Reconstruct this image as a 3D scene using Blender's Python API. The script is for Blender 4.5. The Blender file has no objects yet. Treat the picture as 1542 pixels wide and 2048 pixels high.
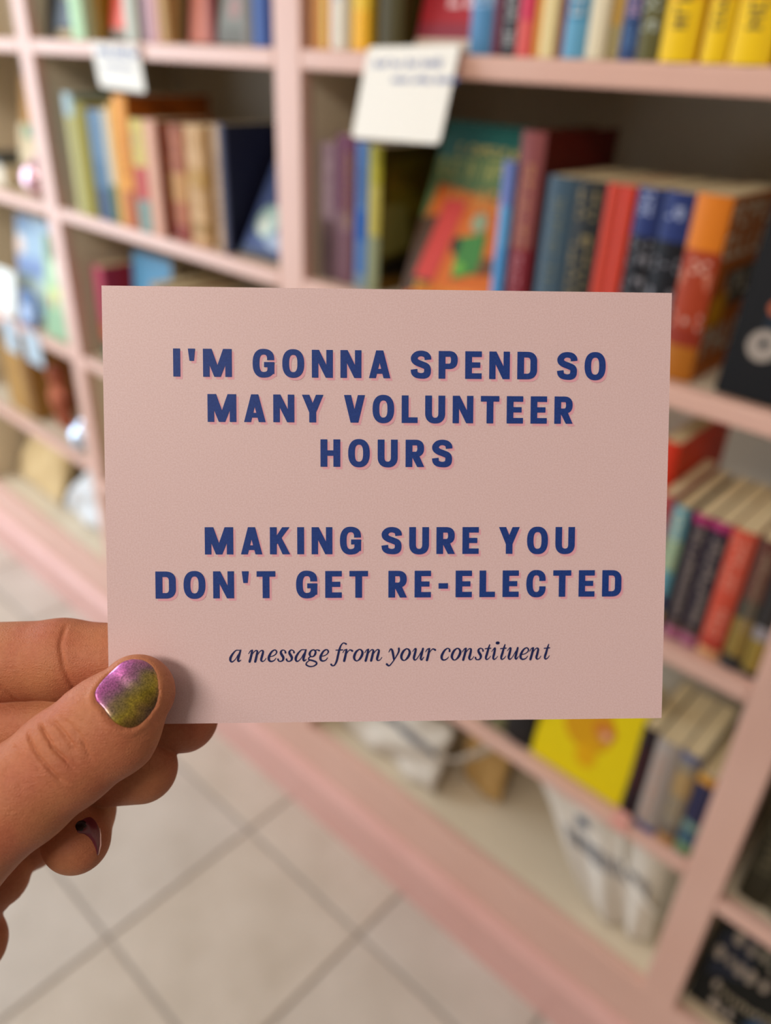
import bpy, bmesh, math, random
import numpy as np
from mathutils import Matrix, Vector
R = math.radians
random.seed(7)
SC = bpy.context.scene
COL = SC.collection

# ------------------------------------------------------------------ camera, world, lights, exposure
cam_d = bpy.data.cameras.new('camera'); cam = bpy.data.objects.new('camera', cam_d); COL.objects.link(cam)
cr = ((0.73287, 0.36662, -0.57314), (0.67924, -0.34591, 0.64728), (0.03905, -0.86368, -0.50253))
Mc = Matrix.Identity(4)
for i in range(3):
    Mc[i][0] = cr[i][0]; Mc[i][1] = -cr[i][1]; Mc[i][2] = -cr[i][2]
CAM_LOC = (0.0, -0.776, 1.4276)
Mc.translation = CAM_LOC
cam.matrix_world = Mc
cam_d.sensor_fit = 'VERTICAL'; cam_d.sensor_height = 36.0; cam_d.sensor_width = 27.1
cam_d.lens = 36.0 * 1557.04 / 2048.0
cam_d.clip_start = 0.01; cam_d.clip_end = 60
cam_d.dof.use_dof = True
cam_d.dof.focus_distance = 0.190
cam_d.dof.aperture_fstop = 27.37 / 4.3
cam_d.dof.aperture_blades = 0
SC.camera = cam

W = bpy.data.worlds.new('world'); SC.world = W; W.use_nodes = True
W.node_tree.nodes['Background'].inputs[0].default_value = (0.80, 0.90, 1.0, 1)
W.node_tree.nodes['Background'].inputs[1].default_value = 2.0

def area(name, loc, target, sx, sy, power, color):
    d = bpy.data.lights.new(name, 'AREA'); d.shape = 'RECTANGLE'; d.size = sx; d.size_y = sy
    d.energy = power; d.color = color
    o = bpy.data.objects.new(name, d); COL.objects.link(o); o.location = loc
    o.rotation_euler = (Vector(target) - Vector(loc)).to_track_quat('-Z', 'Y').to_euler()
    return o
area('window_light', (-3.08, -1.25, 1.35), (-1.7, -0.2, 0.9), 1.3, 2.1, 84, (0.80, 0.90, 1.0))
area('ceiling_lamp_near', (0.1, -2.15, 2.62), (-0.1, -0.6, 0.9), 0.9, 0.5, 56, (1.0, 0.89, 0.77))
area('ceiling_lamp_far', (-1.5, -1.8, 2.62), (-1.4, -0.9, 0), 1.2, 0.6, 26, (1.0, 0.89, 0.76))
area('shop_front_light', (1.2, -3.3, 1.9), (-0.5, 0, 0.8), 2.0, 1.4, 5, (1.0, 0.90, 0.78))

vs = SC.view_settings
vs.view_transform = 'Standard'; vs.look = 'None'; vs.gamma = 1.0; vs.use_curve_mapping = False
vs.exposure = -0.70
SC.cycles.use_denoising = True
try:
    SC.cycles.denoiser = 'OPENIMAGEDENOISE'
except Exception:
    pass
SC.cycles.max_bounces = 8; SC.cycles.diffuse_bounces = 5; SC.cycles.glossy_bounces = 4
SC.cycles.caustics_reflective = False; SC.cycles.caustics_refractive = False
SC.cycles.sample_clamp_indirect = 8

# ------------------------------------------------------------------ materials
def lin(c):
    if isinstance(c, str):
        c = [int(c[i:i+2], 16) for i in (0, 2, 4)]
    return tuple(((v/255)/12.92 if v/255 <= 0.04045 else ((v/255+0.055)/1.055)**2.4) for v in c) + (1,)
MATS = {}
def mat(name, color, rough=0.6, metal=0.0, noise=None, bump=None, spec=0.5, sss=0.0, coat=0.0, coords='Object'):
    """noise=(scale, second colour, contrast)   bump=(scale, strength, distance)"""
    if name in MATS: return MATS[name]
    m = bpy.data.materials.new(name); m.use_nodes = True
    nt = m.node_tree; b = nt.nodes['Principled BSDF']
    b.inputs['Base Color'].default_value = lin(color)
    b.inputs['Roughness'].default_value = rough; b.inputs['Metallic'].default_value = metal
    b.inputs['Specular IOR Level'].default_value = spec
    if coat: b.inputs['Coat Weight'].default_value = coat; b.inputs['Coat Roughness'].default_value = 0.12
    if sss:
        b.inputs['Subsurface Weight'].default_value = sss
        b.inputs['Subsurface Radius'].default_value = (0.0035, 0.0012, 0.0006)
        b.inputs['Subsurface Scale'].default_value = 1.0
    tc = nt.nodes.new('ShaderNodeTexCoord')
    if noise:
        n = nt.nodes.new('ShaderNodeTexNoise'); n.inputs['Scale'].default_value = noise[0]; n.inputs['Detail'].default_value = 4
        nt.links.new(tc.outputs[coords], n.inputs['Vector'])
        r = nt.nodes.new('ShaderNodeValToRGB')
        w = noise[2]; r.color_ramp.elements[0].position = 0.5 - w; r.color_ramp.elements[1].position = 0.5 + w
        r.color_ramp.elements[0].color = lin(color); r.color_ramp.elements[1].color = lin(noise[1])
        nt.links.new(n.outputs['Fac'], r.inputs[0]); nt.links.new(r.outputs[0], b.inputs['Base Color'])
    if bump:
        n2 = nt.nodes.new('ShaderNodeTexNoise'); n2.inputs['Scale'].default_value = bump[0]; n2.inputs['Detail'].default_value = 3
        nt.links.new(tc.outputs[coords], n2.inputs['Vector'])
        bp = nt.nodes.new('ShaderNodeBump'); bp.inputs['Strength'].default_value = bump[1]; bp.inputs['Distance'].default_value = bump[2]
        nt.links.new(n2.outputs['Fac'], bp.inputs['Height']); nt.links.new(bp.outputs[0], b.inputs['Normal'])
    MATS[name] = m
    return m
def cm(hexc, rough=0.52):
    return mat('ink_' + hexc + str(int(rough*100)), hexc, rough, spec=0.28)

PINK = mat('pink_paint', 'dcb4a6', 0.38, noise=(6, 'd6ab9c', 0.25), bump=(60, 0.08, 0.002))
CREAM = mat('cream_board', 'ddd0ba', 0.5, noise=(5, 'd5c6ad', 0.3))
BACKM = mat('back_board', 'ded5c6', 0.6, noise=(4, 'd6ccbb', 0.3))
PAGES = mat('paper_pages', 'd9c8a4', 0.85, noise=(40, 'cdb991', 0.3))
WHITEP = mat('white_paper', 'f1efe8', 0.6)
WALLM = mat('wall_paint', 'dcd6cc', 0.8, noise=(3, 'd5cec3', 0.3))

# ------------------------------------------------------------------ mesh helpers
class MB:
    def __init__(s): s.v = []; s.f = []; s.smooth = False
    def add(s, vs, fs):
        o = len(s.v); s.v += [tuple(v) for v in vs]; s.f += [tuple(i + o for i in f) for f in fs]
    def box(s, x0, x1, y0, y1, z0, z1, M=None):
        vs = [(x, y, z) for z in (z0, z1) for y in (y0, y1) for x in (x0, x1)]
        if M is not None: vs = [tuple(M @ Vector(v)) for v in vs]
        s.add(vs, [(0, 2, 3, 1), (4, 5, 7, 6), (0, 1, 5, 4), (1, 3, 7, 5), (3, 2, 6, 7), (2, 0, 4, 6)])
        return s
    def prism(s, pts, z0, z1, M=None):
        n = len(pts); vs = [(x, y, z0) for x, y in pts] + [(x, y, z1) for x, y in pts]
        if M is not None: vs = [tuple(M @ Vector(v)) for v in vs]
        s.add(vs, [tuple(range(n - 1, -1, -1)), tuple(range(n, 2*n))] + [(i, (i+1) % n, n + (i+1) % n, n + i) for i in range(n)])
        return s
    def tube(s, pts, r, seg=10, cap=True):
        pts = [Vector(p) for p in pts]; n = len(pts); rs = r if isinstance(r, (list, tuple)) else [r]*n
        vs = []; up = Vector((0.13, 0.31, 0.94)).normalized()
        for i, p in enumerate(pts):
            t = (pts[min(i+1, n-1)] - pts[max(i-1, 0)]).normalized()
            a = t.cross(up).normalized(); b = t.cross(a)
            for k in range(seg):
                q = 2*math.pi*k/seg; vs.append(p + (a*math.cos(q) + b*math.sin(q))*rs[i])
        fs = [(i*seg + k, i*seg + (k+1) % seg, (i+1)*seg + (k+1) % seg, (i+1)*seg + k) for i in range(n-1) for k in range(seg)]
        if cap: fs += [tuple(range(seg - 1, -1, -1)), tuple((n-1)*seg + k for k in range(seg))]
        s.add(vs, fs); return s
    def build(s, name, m, parent=None, smooth=False, bevel=0, kind=None, label=None):
        me = bpy.data.meshes.new(name); me.from_pydata(s.v, [], s.f); me.update()
        if s.f:
            b = bmesh.new(); b.from_mesh(me); bmesh.ops.recalc_face_normals(b, faces=b.faces); b.to_mesh(me); b.free()
        if smooth:
            me.polygons.foreach_set('use_smooth', [True]*len(me.polygons))
        o = bpy.data.objects.new(name, me); me.materials.append(m); COL.objects.link(o)
        if parent is not None: o.parent = parent
        if bevel:
            md = o.modifiers.new('edge', 'BEVEL'); md.width = bevel; md.segments = 2; md.limit_method = 'ANGLE'
        if kind: o['kind'] = kind
        if label: o['label'] = label
        return o
def empty(name, loc=(0, 0, 0), M=None):
    o = bpy.data.objects.new(name, None); o.empty_display_size = 0.02; COL.objects.link(o)
    if M is not None: o.matrix_world = M
    else: o.location = loc
    return o
def tag(o, label=None, cat=None, group=None, kind=None):
    if label: o['label'] = label
    if cat: o['category'] = cat
    if group: o['group'] = group
    if kind: o['kind'] = kind
    return o

# ------------------------------------------------------------------ room
def struct(name, mb, m, **k):
    return tag(mb.build(name, m, **k), kind='structure')
X0, X1, Y0, Y1, ZC = -3.25, 2.6, -3.6, 0.34, 2.7
floor = struct('floor', MB().box(X0, X1, Y0, Y1, -0.05, -0.004), mat('grout', 'a39a92', 0.85, noise=(30, '978e86', 0.3)))
struct('ceiling', MB().box(X0, X1, Y0, Y1, ZC, ZC + 0.05), mat('ceiling_paint', 'eae6de', 0.9))
struct('wall_back', MB().box(X0, X1, Y1, Y1 + 0.08, 0, ZC), WALLM)
DIMW = mat('low_bounce_wall', '8f8478', 0.85, noise=(3, '85796c', 0.3))  # unseen walls made darker to cut their bounce light
struct('wall_right', MB().box(X1, X1 + 0.08, Y0, Y1, 0, ZC), DIMW)
struct('wall_front', MB().box(X0, X1, Y0 - 0.08, Y0, 0, ZC), DIMW)
wl = MB(); wy0, wy1, wz0, wz1 = -2.0, -0.50, 0.1, 2.5
wl.box(X0 - 0.08, X0, Y0, wy0, 0, ZC).box(X0 - 0.08, X0, wy1, Y1, 0, ZC).box(X0 - 0.08, X0, wy0, wy1, 0, wz0).box(X0 - 0.08, X0, wy0, wy1, wz1, ZC)
struct('wall_left', wl, WALLM)
wf = MB()
for a, b, c, d in ((wy0, wy0 + .05, wz0, wz1), (wy1 - .05, wy1, wz0, wz1), (wy0, wy1, wz0, wz0 + .05), (wy0, wy1, wz1 - .05, wz1), ((wy0+wy1)/2 - .02, (wy0+wy1)/2 + .02, wz0, wz1)):
    wf.box(X0 - 0.07, X0 - 0.02, a, b, c, d)
struct('window_1', wf, mat('window_frame_paint', 'f0eeea', 0.5))

# floor tiles: every tile a piece of the floor, joints recessed
TILE = mat('ceramic_tile', 'cfc3b3', 0.45, noise=(7, 'bdae9b', 0.22), bump=(9, 0.15, 0.004), coords='Generated')
tmb = MB(); P = 0.3285; g = 0.0035
tmb.box(g, P - g, g, P - g, -0.006, 0)
first = None
variants = []
for k, (c1, c2) in enumerate((('ccc3b9', 'bab0a4'), ('cac2b9', 'b9b0a5'), ('ccc2b6', 'bbb0a2'))):
    m = mat('ceramic_tile_%s' % 'abc'[k], c1, 0.42, noise=(6.5 + k, c2, 0.22), bump=(9, 0.12, 0.004))
    o = tmb.build('tile', m, None, bevel=0.002)
    variants.append(o)
k = 0
for i in range(-10, 4):
    for j in range(-5, 2):
        x = -0.2565 + P*i; y = -0.135 + P*j
        if x < X0 or y + P > Y1 or y < Y0: continue
        k += 1
        src = variants[random.randrange(3)]
        o = src.copy(); COL.objects.link(o); o.parent = floor; o.location = (x, y, 0)
        if random.random() < .5:
            o.rotation_euler = (0, 0, math.pi); o.location = (x + P, y + P, 0)
for o in variants: bpy.data.objects.remove(o)

# ------------------------------------------------------------------ bookcase
case = tag(empty('bookcase', (-0.9, 0, 0)), 'pink painted built-in bookcase with cream shelves along the tiled floor', 'bookcase')
OFF = Vector((0.9, 0, 0))
def cpart(name, mb, m, parent=None, **k):
    o = mb.build(name, m, None, **k)
    o.parent = parent or case
    if parent is None: o.location = OFF
    return o
ZT = 2.08; DEP = 0.30
posts = [(-2.405, -2.355), (-1.655, -1.605), (-0.922, -0.869), (-0.127, -0.078), (0.66, 0.71)]
for a, b in posts:
    cpart('stile', MB().box(a, b, 0, 0.019, 0.1, ZT), PINK, bevel=0.002)
    for s in (a + 0.004, b - 0.022):
        cpart('side_panel', MB().box(s, s + 0.018, 0.019, DEP, 0.1, ZT), CREAM)
cpart('back_panel', MB().box(-2.41, 0.71, DEP, DEP + 0.012, 0.1, ZT), BACKM)
LV = [1.435, 1.144, 0.833, 0.522]
bays = [(-2.355, -1.655), (-1.605, -0.922), (-0.869, -0.127), (-0.078, 0.66), (-3.15, -2.405)]
posts2 = [(-3.2, -3.15)]
for a, b in posts2:
    cpart('stile', MB().box(a, b, 0, 0.019, 0.1, ZT), PINK, bevel=0.002)
    cpart('side_panel', MB().box(a + .016, b - .016, 0.019, DEP, 0.1, ZT), CREAM)
cpart('back_panel', MB().box(-3.2, -2.41, DEP, DEP + 0.012, 0.1, ZT), BACKM)
for bi, (a, b) in enumerate(bays):
    for z in [1.745] + LV:
        z2 = z
        if bi == 0 and z == 0.522: z2 = 0.548
        if bi == 3 and z == 0.522: z2 = 0.497
        sh = cpart('shelf', MB().box(a + 0.0005, b - 0.0005, 0.019, DEP - 0.0005, z2 - 0.020, z2 - 0.001), CREAM)
        e = MB().box(a, b, 0, 0.0185, z2 - 0.024, z2).build('shelf_edge', PINK, sh, bevel=0.0035)
    cpart('bottom_shelf', MB().box(a + 0.0005, b - 0.0005, 0.0195, DEP - 0.0005, 0.215, 0.234), CREAM)
cpart('bottom_rail', MB().box(-3.2, 0.71, -0.0005, 0.0188, 0.0, 0.234), PINK, bevel=0.002)
cpart('top_board', MB().box(-3.2, 0.71, 0, DEP, ZT, ZT + 0.02), PINK)
prof = [(0, 0), (-0.017, 0), (-0.017, 0.100), (-0.016, 0.106), (-0.012, 0.112), (-0.009, 0.116), (-0.008, 0.121), (-0.005, 0.1245), (0, 0.125)]
bb = MB(); n = len(prof)
bb.add([(-3.2, y - 0.0008, z) for y, z in prof] + [(0.71, y - 0.0008, z) for y, z in prof],
       [tuple(range(n)), tuple(range(2*n - 1, n - 1, -1))] + [(i, (i+1) % n, n + (i+1) % n, n + i) for i in range(n)])
tag(bb.build('baseboard_back', mat('pink_gloss_paint', 'dcaea6', 0.3, noise=(6, 'd6a59c', .25))), kind='structure')

# ------------------------------------------------------------------ books
def glyph_run(mb, u0, u1, v0, v1, place, r, dens=0.75):
    """little upright stroke clusters, like small unreadable type, along u between u0 and u1"""
    h = v1 - v0; u = u0
    while u < u1 - 0.3*h:
        w = h*r.uniform(0.45, 0.8)
        if r.random() < 0.13: u += w*0.7; continue
        st = h*0.17
        quads = [(u, u + st, v0, v1)]
        c = r.random()
        if c < .35: quads += [(u + st, u + w, v0, v0 + st), (u + st, u + w, v1 - st, v1)]
        elif c < .6: quads += [(u + w - st, u + w, v0, v1), (u + st, u + w - st, (v0+v1)/2 - st/2, (v0+v1)/2 + st/2)]
        elif c < .8: quads += [(u + st, u + w, v1 - st, v1), (u + st, u + w, (v0+v1)/2, (v0+v1)/2 + st), (u + w - st, u + w, (v0+v1)/2, v1)]
        else: quads += [(u + st, u + w, v0, v0 + st)]
        for a, b, c2, d in quads:
            mb.add([place(a, c2), place(b, c2), place(b, d), place(a, d)], [(0, 1, 2, 3)])
        u += w + h*0.22

def book(M, t, h, d, spine, label, group, cover=None, bands=(), title=None, art=(), hard=False, seed=0, spine_label=None):
    """local frame: x thickness, spine at y=0 facing -y, front cover on +x"""
    r = random.Random(seed or sum(ord(c)*(i + 3) for i, c in enumerate(label)) % 9999)
    root = tag(empty('book', M=M), label, 'book', group)
    cv = 0.0022 if hard else 0.0007
    ov = 0.003 if hard else 0.0003
    bul = min(0.0035, t*0.12)
    K = 6
    arc = [(-t/2 + t*k/K, -bul*(1 - (2*k/K - 1)**2)) for k in range(K + 1)]
    inn = [(-t/2 + cv + (t - 2*cv)*k/K, cv + 0.0004 - bul*(1 - (2*k/K - 1)**2)) for k in range(K + 1)]
    mb = MB(); vs = []
    for z in (0, h):
        vs += [(-t/2, d, z)] + [(x, y, z) for x, y in arc] + [(t/2, d, z)]
        vs += [(-t/2 + cv, d, z)] + [(x, y, z) for x, y in inn] + [(t/2 - cv, d, z)]
    n = K + 3; fs = []
    for i in range(n - 1):
        fs += [(i, i+1, 2*n + i + 1, 2*n + i), (n + i, 3*n + i, 3*n + i + 1, n + i + 1),
               (i, n + i, n + i + 1, i + 1), (2*n + i, 2*n + i + 1, 3*n + i + 1, 3*n + i)]
    fs += [(0, 2*n, 3*n, n), (n-1, 2*n - 1, 4*n - 1, 3*n - 1)]
    mb.add(vs, fs)
    cvr = mb.build('cover', cm(cover or spine), root)
    MB().box(-t/2 + cv, t/2 - cv, cv + 0.001, d - ov - 0.001, ov, h - ov).build('pages', PAGES, root)
    def spq(u, v, off=0.0005):           # u up the spine, v across (-0.5..0.5)
        x = v*t; y = -bul*(1 - (2*v)**2) - off
        return (x, y, u)
    full = list(bands)
    if cover and cover != spine: full = [(0, 1, spine)] + full
    for q, (a, b, c) in enumerate(full):
        m2 = MB(); N = 6; off = 0.0002 + 0.00015*q
        vs = [spq(a*h, -0.5 + k/N, off) for k in range(N+1)] + [spq(b*h, -0.5 + k/N, off) for k in range(N+1)]
        m2.add(vs, [(k, k+1, N+2+k, N+1+k) for k in range(N)])
        m2.build('spine_band', cm(c), root)
    if title:
        for q, (a, b, v0, v1, c) in enumerate(title):
            m3 = MB()
            vh = (v1 - v0)*t
            def place(u, v, v0=v0, vh=vh):
                return spq(u, v0 + v/t, 0.0009)
            glyph_run(m3, a*h, b*h, 0, vh, place, r)
            if m3.f: m3.build('spine_title', cm(c), root)
    for q, (c, pts) in enumerate(art):
        m4 = MB(); x = t/2 + 0.0003 + 0.0002*q
        if pts and pts[0] == 'text':
            _, a, b, v0, v1 = pts
            glyph_run(m4, a*d, b*d, v0*h, v1*h, lambda u, v, x=x: (x, u, v), r)
        elif pts and pts[0] == 'disc':
            _, cx, cz, rr = pts[:4]; sx = pts[4] if len(pts) > 4 else 1
            m4.add([(x, cx*d + rr*h*sx*math.cos(2*math.pi*k/20), cz*h + rr*h*math.sin(2*math.pi*k/20)) for k in range(20)], [tuple(range(20))])
        else:
            m4.add([(x, a*d, b*h) for a, b in pts], [tuple(range(len(pts)))])
        if m4.f: m4.build('cover_print', cm(c), root)
    return root

def upright(x0, x1, h, d, y, z, spine, label, group, lean=0, yaw=0, **k):
    t = max(x1 - x0 - 0.0008, 0.004)
    M = Matrix.Translation(((x0 + x1)/2, y, z)) @ Matrix.Rotation(R(yaw), 4, 'Z') @ Matrix.Translation((0, 0, abs(math.sin(R(lean)))*t/2 + .0002)) @ Matrix.Rotation(R(lean), 4, 'Y')
    return book(M, t, h, d, spine, label, group, **k)
def faceout(x0, x1, h, t, y, z, spine, label, group, back=12, roll=0, yaw=0, **k):
    """front cover towards the room, leaning back by `back` degrees; x0..x1 is the width"""
    d = x1 - x0
    M = Matrix.Translation((x0, y, z + t*math.sin(R(back)) + .0005)) @ Matrix.Rotation(R(yaw), 4, 'Z') @ Matrix.Rotation(R(-back), 4, 'X') @ Matrix.Rotation(R(roll), 4, 'Y') @ Matrix.Rotation(R(-90), 4, 'Z') @ Matrix.Translation((-t/2, 0, 0))
    return book(M, t, h, d, spine, label, group, **k)

Z1, Z2, Z3, Z4, ZB = 1.4352, 1.1442, 0.8332, 0.5222, 0.2345
GA = 'books on the eye-level shelf right of the centre post'
u = upright
#          x0      x1     h     d     y     z   spine
u(-.862, -.841, .205, .135, .012, Z1, 'c98a4a', 'tan spined paperback against the centre post on the eye-level shelf', GA)
u(-.840, -.8275, .20, .13, .010, Z1, 'd8b85c', 'thin cream-yellow paperback left of the narrow orange-red book', GA)
u(-.827, -.8245, .20, .13, .010, Z1, 'd0522a', 'narrow orange-red booklet between cream-yellow and white books', GA)
u(-.823, -.793, .21, .135, .010, Z1, 'ddd6c6', 'white paperback with pale title beside the orange-red booklet', GA, title=[(.25, .8, -.2, .25, 'aab4c4')])
u(-.787, -.758, .205, .13, .012, Z1, 'e8bf35', 'bright yellow paperback left of the hanging white sign', GA, bands=[(.0, .2, 'f0b424')], title=[(.4, .8, -.2, .2, 'b08a28')])
u(-.754, -.712, .21, .14, .02, Z1, '453c12', 'dark olive hardback just left of the red face-out book', GA, lean=0, bands=[(.3, 1, '6a5410')], hard=True)
faceout(-.705, -.612, .20, .018, .035, Z1, 'a81e2a', 'red face-out book with pale title leaning on the eye-level shelf', GA, back=14,
        art=[('8e2c3c', [(0, .05), (1, .05), (1, .13), (0, .13)]), ('e6b8ba', ('text', .08, .95, .21, .36)), ('e6b8ba', ('text', .08, .95, .5, .68)), ('dba4a8', ('text', .15, .9, .75, .88)), ('c9b8a8', [(0, 0), (1, 0), (1, .05), (0, .05)])])
u(-.607, -.577, .20, .13, .012, Z1, '8fb4dc', 'light blue paperback right of the red face-out book', GA, bands=[(0, .22, '4f86b4')], title=[(.2, .9, -.25, .25, '3d6688')])
u(-.5765, -.5655, .20, .13, .012, Z1, '6a1f38', 'narrow maroon paperback right of the light blue one', GA)
u(-.565, -.544, .20, .13, .012, Z1, '33343a', 'charcoal paperback with grey title beside the maroon one', GA, title=[(.05, .9, -.25, .3, 'b4b6b8')])
u(-.5435, -.5235, .20, .13, .010, Z1, 'd96a46', 'orange-pink paperback with crimson base band', GA, bands=[(.16, .3, 'cc3556'), (0, .16, 'd85a55')], title=[(.35, .9, -.2, .2, 'e89a70')])
u(-.523, -.513, .20, .13, .010, Z1, 'cc8a18', 'thin mustard paperback beside the orange-pink one', GA)
u(-.5125, -.4935, .205, .13, .006, Z1, 'e0b896', 'cream and peach paperback left of the thin wine-red book', GA, bands=[(0, .35, 'e2cf98')], title=[(.4, .9, -.2, .2, 'c46a5a')])
u(-.4925, -.4855, .20, .13, .010, Z1, '8a2c46', 'thin wine-red paperback left of the teal-blue one', GA)
u(-.485, -.459, .20, .13, .006, Z1, '3f8ab0', 'teal-blue paperback with a pale emblem near its foot', GA, bands=[(0, .16, '5f9ec0')], title=[(.35, .9, -.2, .25, 'a8bcc8'), (.18, .28, -.25, .25, 'c4ccd0')])
u(-.4575, -.437, .205, .135, .004, Z1, 'ded2b4', 'plain cream paperback right of the teal-blue one', GA, title=[(.5, .9, -.1, .15, 'c8a890')])
u(-.4365, -.4245, .20, .13, .008, Z1, 'a89a6a', 'khaki and gold patterned thin paperback', GA, bands=[(.14, .26, 'c09848'), (.3, .4, 'c49a4c'), (.5, .6, '88845e')])
u(-.424, -.405, .20, .13, .008, Z1, 'e0a640', 'paperback with golden top and navy lower spine', GA, bands=[(0, .30, '2b4676'), (.3, .42, 'dd9a70')], title=[(.18, .26, -.3, .3, 'c09ab8'), (.06, .14, -.3, .3, '5c86b8')])
u(-.404, -.3825, .20, .13, .006, Z1, '5e5a2e', 'olive paperback with large pale grey lettering', GA, title=[(.12, .95, -.45, .25, 'b4bcae')])
YB = 'three copies of one bright yellow book'
for a, b, w in ((-.3805, -.346, 'leftmost'), (-.341, -.317, 'middle'), (-.3155, -.279, 'rightmost')):
    u(a, b, .20, .13, .004, Z1, 'eec400', w + ' of the three yellow paperbacks at the top right', YB, cover='e6a812', bands=[(.24, 1, 'e3a80c')], title=[(.13, .34, -.22, .16, '3c3830'), (.38, .62, -.22, .16, '3c3830'), (.66, .9, -.22, .16, '3c3830')])  # orange upper band paints the light's warm turn into the spine
u(-.276, -.235, .20, .13, .008, Z1, 'c58a1c', 'ochre book past the last yellow paperback', GA)

GB = 'books on the eye-level shelf left of the centre post'
faceout(-1.597, -1.463, .20, .016, .03, Z1, '24282a', 'dark face-out book with grey picture in the far corner', GB, back=10,
        art=[('8b8d7c', [(.4, .28), (1, .28), (1, 1), (.4, 1)]), ('5a6470', [(.25, .08), (1, .08), (1, .30), (.35, .30)]), ('9aa2a6', ('disc', .68, .16, .05)), ('b09a6c', [(.3, 0), (1, 0), (1, .06), (.3, .06)])])
u(-1.452, -1.411, .21, .14, .004, Z1, 'c9dcbc', 'pale mint green book on the upper left shelf', GB, bands=[(0, .3, 'b8e0b4')])
u(-1.410, -1.385, .20, .14, .02, Z1, '86680e', 'olive brown book right of the mint green one', GB)
faceout(-1.380, -1.289, .20, .014, .03, Z1, 'e8604f', 'coral red face-out book with dark foot', GB, back=12,
        art=[('f2897e', [(.25, .1), (.95, .1), (1, 1), (.5, 1)]), ('2c3024', [(0, 0), (1, 0), (1, .07), (0, .07)]), ('8a8c7c', [(.1, .03), (.6, .01), (.6, .06), (.1, .08)])])
u(-1.284, -1.249, .205, .14, .004, Z1, 'c8c4be', 'pale grey book right of the coral red cover', GB, bands=[(0, .5, 'c2c8bc')])
u(-1.246, -1.238, .20, .13, .008, Z1, '9c8676', 'thin taupe booklet beside the pale grey book', GB)
u(-1.2375, -1.2225, .20, .13, .008, Z1, '9a7c94', 'narrow lilac paperback on the upper left shelf', GB)
u(-1.222, -1.197, .20, .13, .008, Z1, 'd8acae', 'light pink paperback right of the lilac one', GB)
u(-1.1965, -1.174, .20, .13, .01, Z1, 'bf9a62', 'tan paperback right of the light pink one', GB)
faceout(-1.168, -1.090, .20, .012, .03, Z1, '120f12', 'black face-out book with salmon lower cover', GB, back=8,
        art=[('c4745e', [(.2, 0), (.95, 0), (.95, .35), (.75, .42), (.35, .42), (.2, .35)]), ('8c8468', ('disc', .7, .62, .06))])
u(-1.089, -1.072, .20, .13, .02, Z1, '7c2a22', 'dark red narrow book beside the black and salmon cover', GB)
faceout(-1.069, -.998, .20, .012, .02, Z1, '7e8078', 'grey face-out book with a pale pink spot', GB, back=8,
        art=[('a4837e', ('disc', .5, .22, .07)), ('6c6c64', [(0, 0), (1, 0), (1, .1), (0, .1)])])
u(-.997, -.981, .20, .13, .01, Z1, '84807a', 'plain grey paperback left of the dark brown one', GB)
u(-.980, -.964, .20, .13, .01, Z1, '40362a', 'dark brown paperback on the upper left shelf', GB)
u(-.963, -.944, .20, .13, .002, Z1, '7480b0', 'lavender blue paperback near the centre post', GB, bands=[(0, .35, '4a6cb0')])
u(-.9435, -.929, .20, .13, .002, Z1, '233f86', 'navy blue paperback touching the centre post', GB)

GC = 'books on the second shelf of the left bay'
faceout(-1.585, -1.525, .14, .01, .08, Z2, 'c85040', 'small coral and dark card propped in the shaded corner', GC, back=5,
        art=[('9a7468', [(0, .6), (1, .6), (1, 1), (0, 1)]), ('22241f', [(0, 0), (1, 0), (1, .2), (0, .2)]), ('404a70', [(.5, .05), (1, .05), (1, .25), (.5, .25)])])
u(-1.528, -1.494, .208, .15, .006, Z2, 'b4b070', 'olive-cream book with pale blue top in left bay', GC, lean=.6, bands=[(.82, 1, 'a8c4cc')], cover='66837e')
u(-1.493, -1.456, .195, .14, .006, Z2, '8f8400', 'dark yellow book beside the olive-cream one', GC, lean=.8, bands=[(.0, .9, '968a00')])
u(-1.455, -1.404, .186, .14, .01, Z2, '5d7f9e', 'slate blue book with dark base in left bay', GC, bands=[(0, .3, '2f4a6c'), (.3, .55, '4a7090')])
u(-1.403, -1.379, .190, .135, .01, Z2, 'cfccbc', 'off-white slim book beside the slate blue one', GC, bands=[(0, .35, '4c7050')])
u(-1.378, -1.358, .200, .14, .008, Z2, 'e0a83c', 'slim amber book left of the tall orange one', GC)
u(-1.357, -1.316, .214, .17, .008, Z2, 'e59a34', 'tall orange book rising above its neighbours in left bay', GC, cover='a0520f', bands=[(0, .3, 'b8622c')], title=[(.4, .8, -.2, .2, 'c8781c')])
u(-1.311, -1.270, .180, .12, .008, Z2, 'd8c878', 'paperback with yellow, red and teal spine', GC, bands=[(.60, 1, 'd6c46a'), (.3, .60, 'c2504a'), (0, .3, '7f9a94')], title=[(.65, .95, -.35, .1, 'b89a8a')])
u(-1.269, -1.232, .182, .12, .008, Z2, 'd9a58e', 'salmon pink paperback with rust lettered cover', GC, cover='8e3c20', title=[(.3, .9, -.2, .2, 'ecc4ac')])
u(-1.220, -1.172, .178, .12, .02, Z2, 'a85e34', 'rust brown paperback with gold mottling', GC, bands=[(.35, .6, 'b88444'), (0, .14, '8a2c12')], title=[(.62, .95, -.3, .3, '7c3018')], cover='94602c')
u(-1.170, -1.118, .182, .12, .02, Z2, 'c49c6a', 'light tan paperback left of the navy face-out book', GC, bands=[(.1, .2, 'a07a3c'), (.5, .65, 'b48a3e')], title=[(.3, .9, -.3, .3, 'a87c34')], cover='b08858')
u(-1.1165, -1.0785, .184, .12, .03, Z2, 'bfa07c', 'beige paperback between the tan and the navy covers', GC, title=[(.2, .8, -.2, .2, 'a08060')])
u(-1.0775, -1.060, .190, .135, .016, Z2, '3a3c58', 'slim navy blue book whose cover shows beside the blue and white one', GC, cover='10132c')
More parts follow.
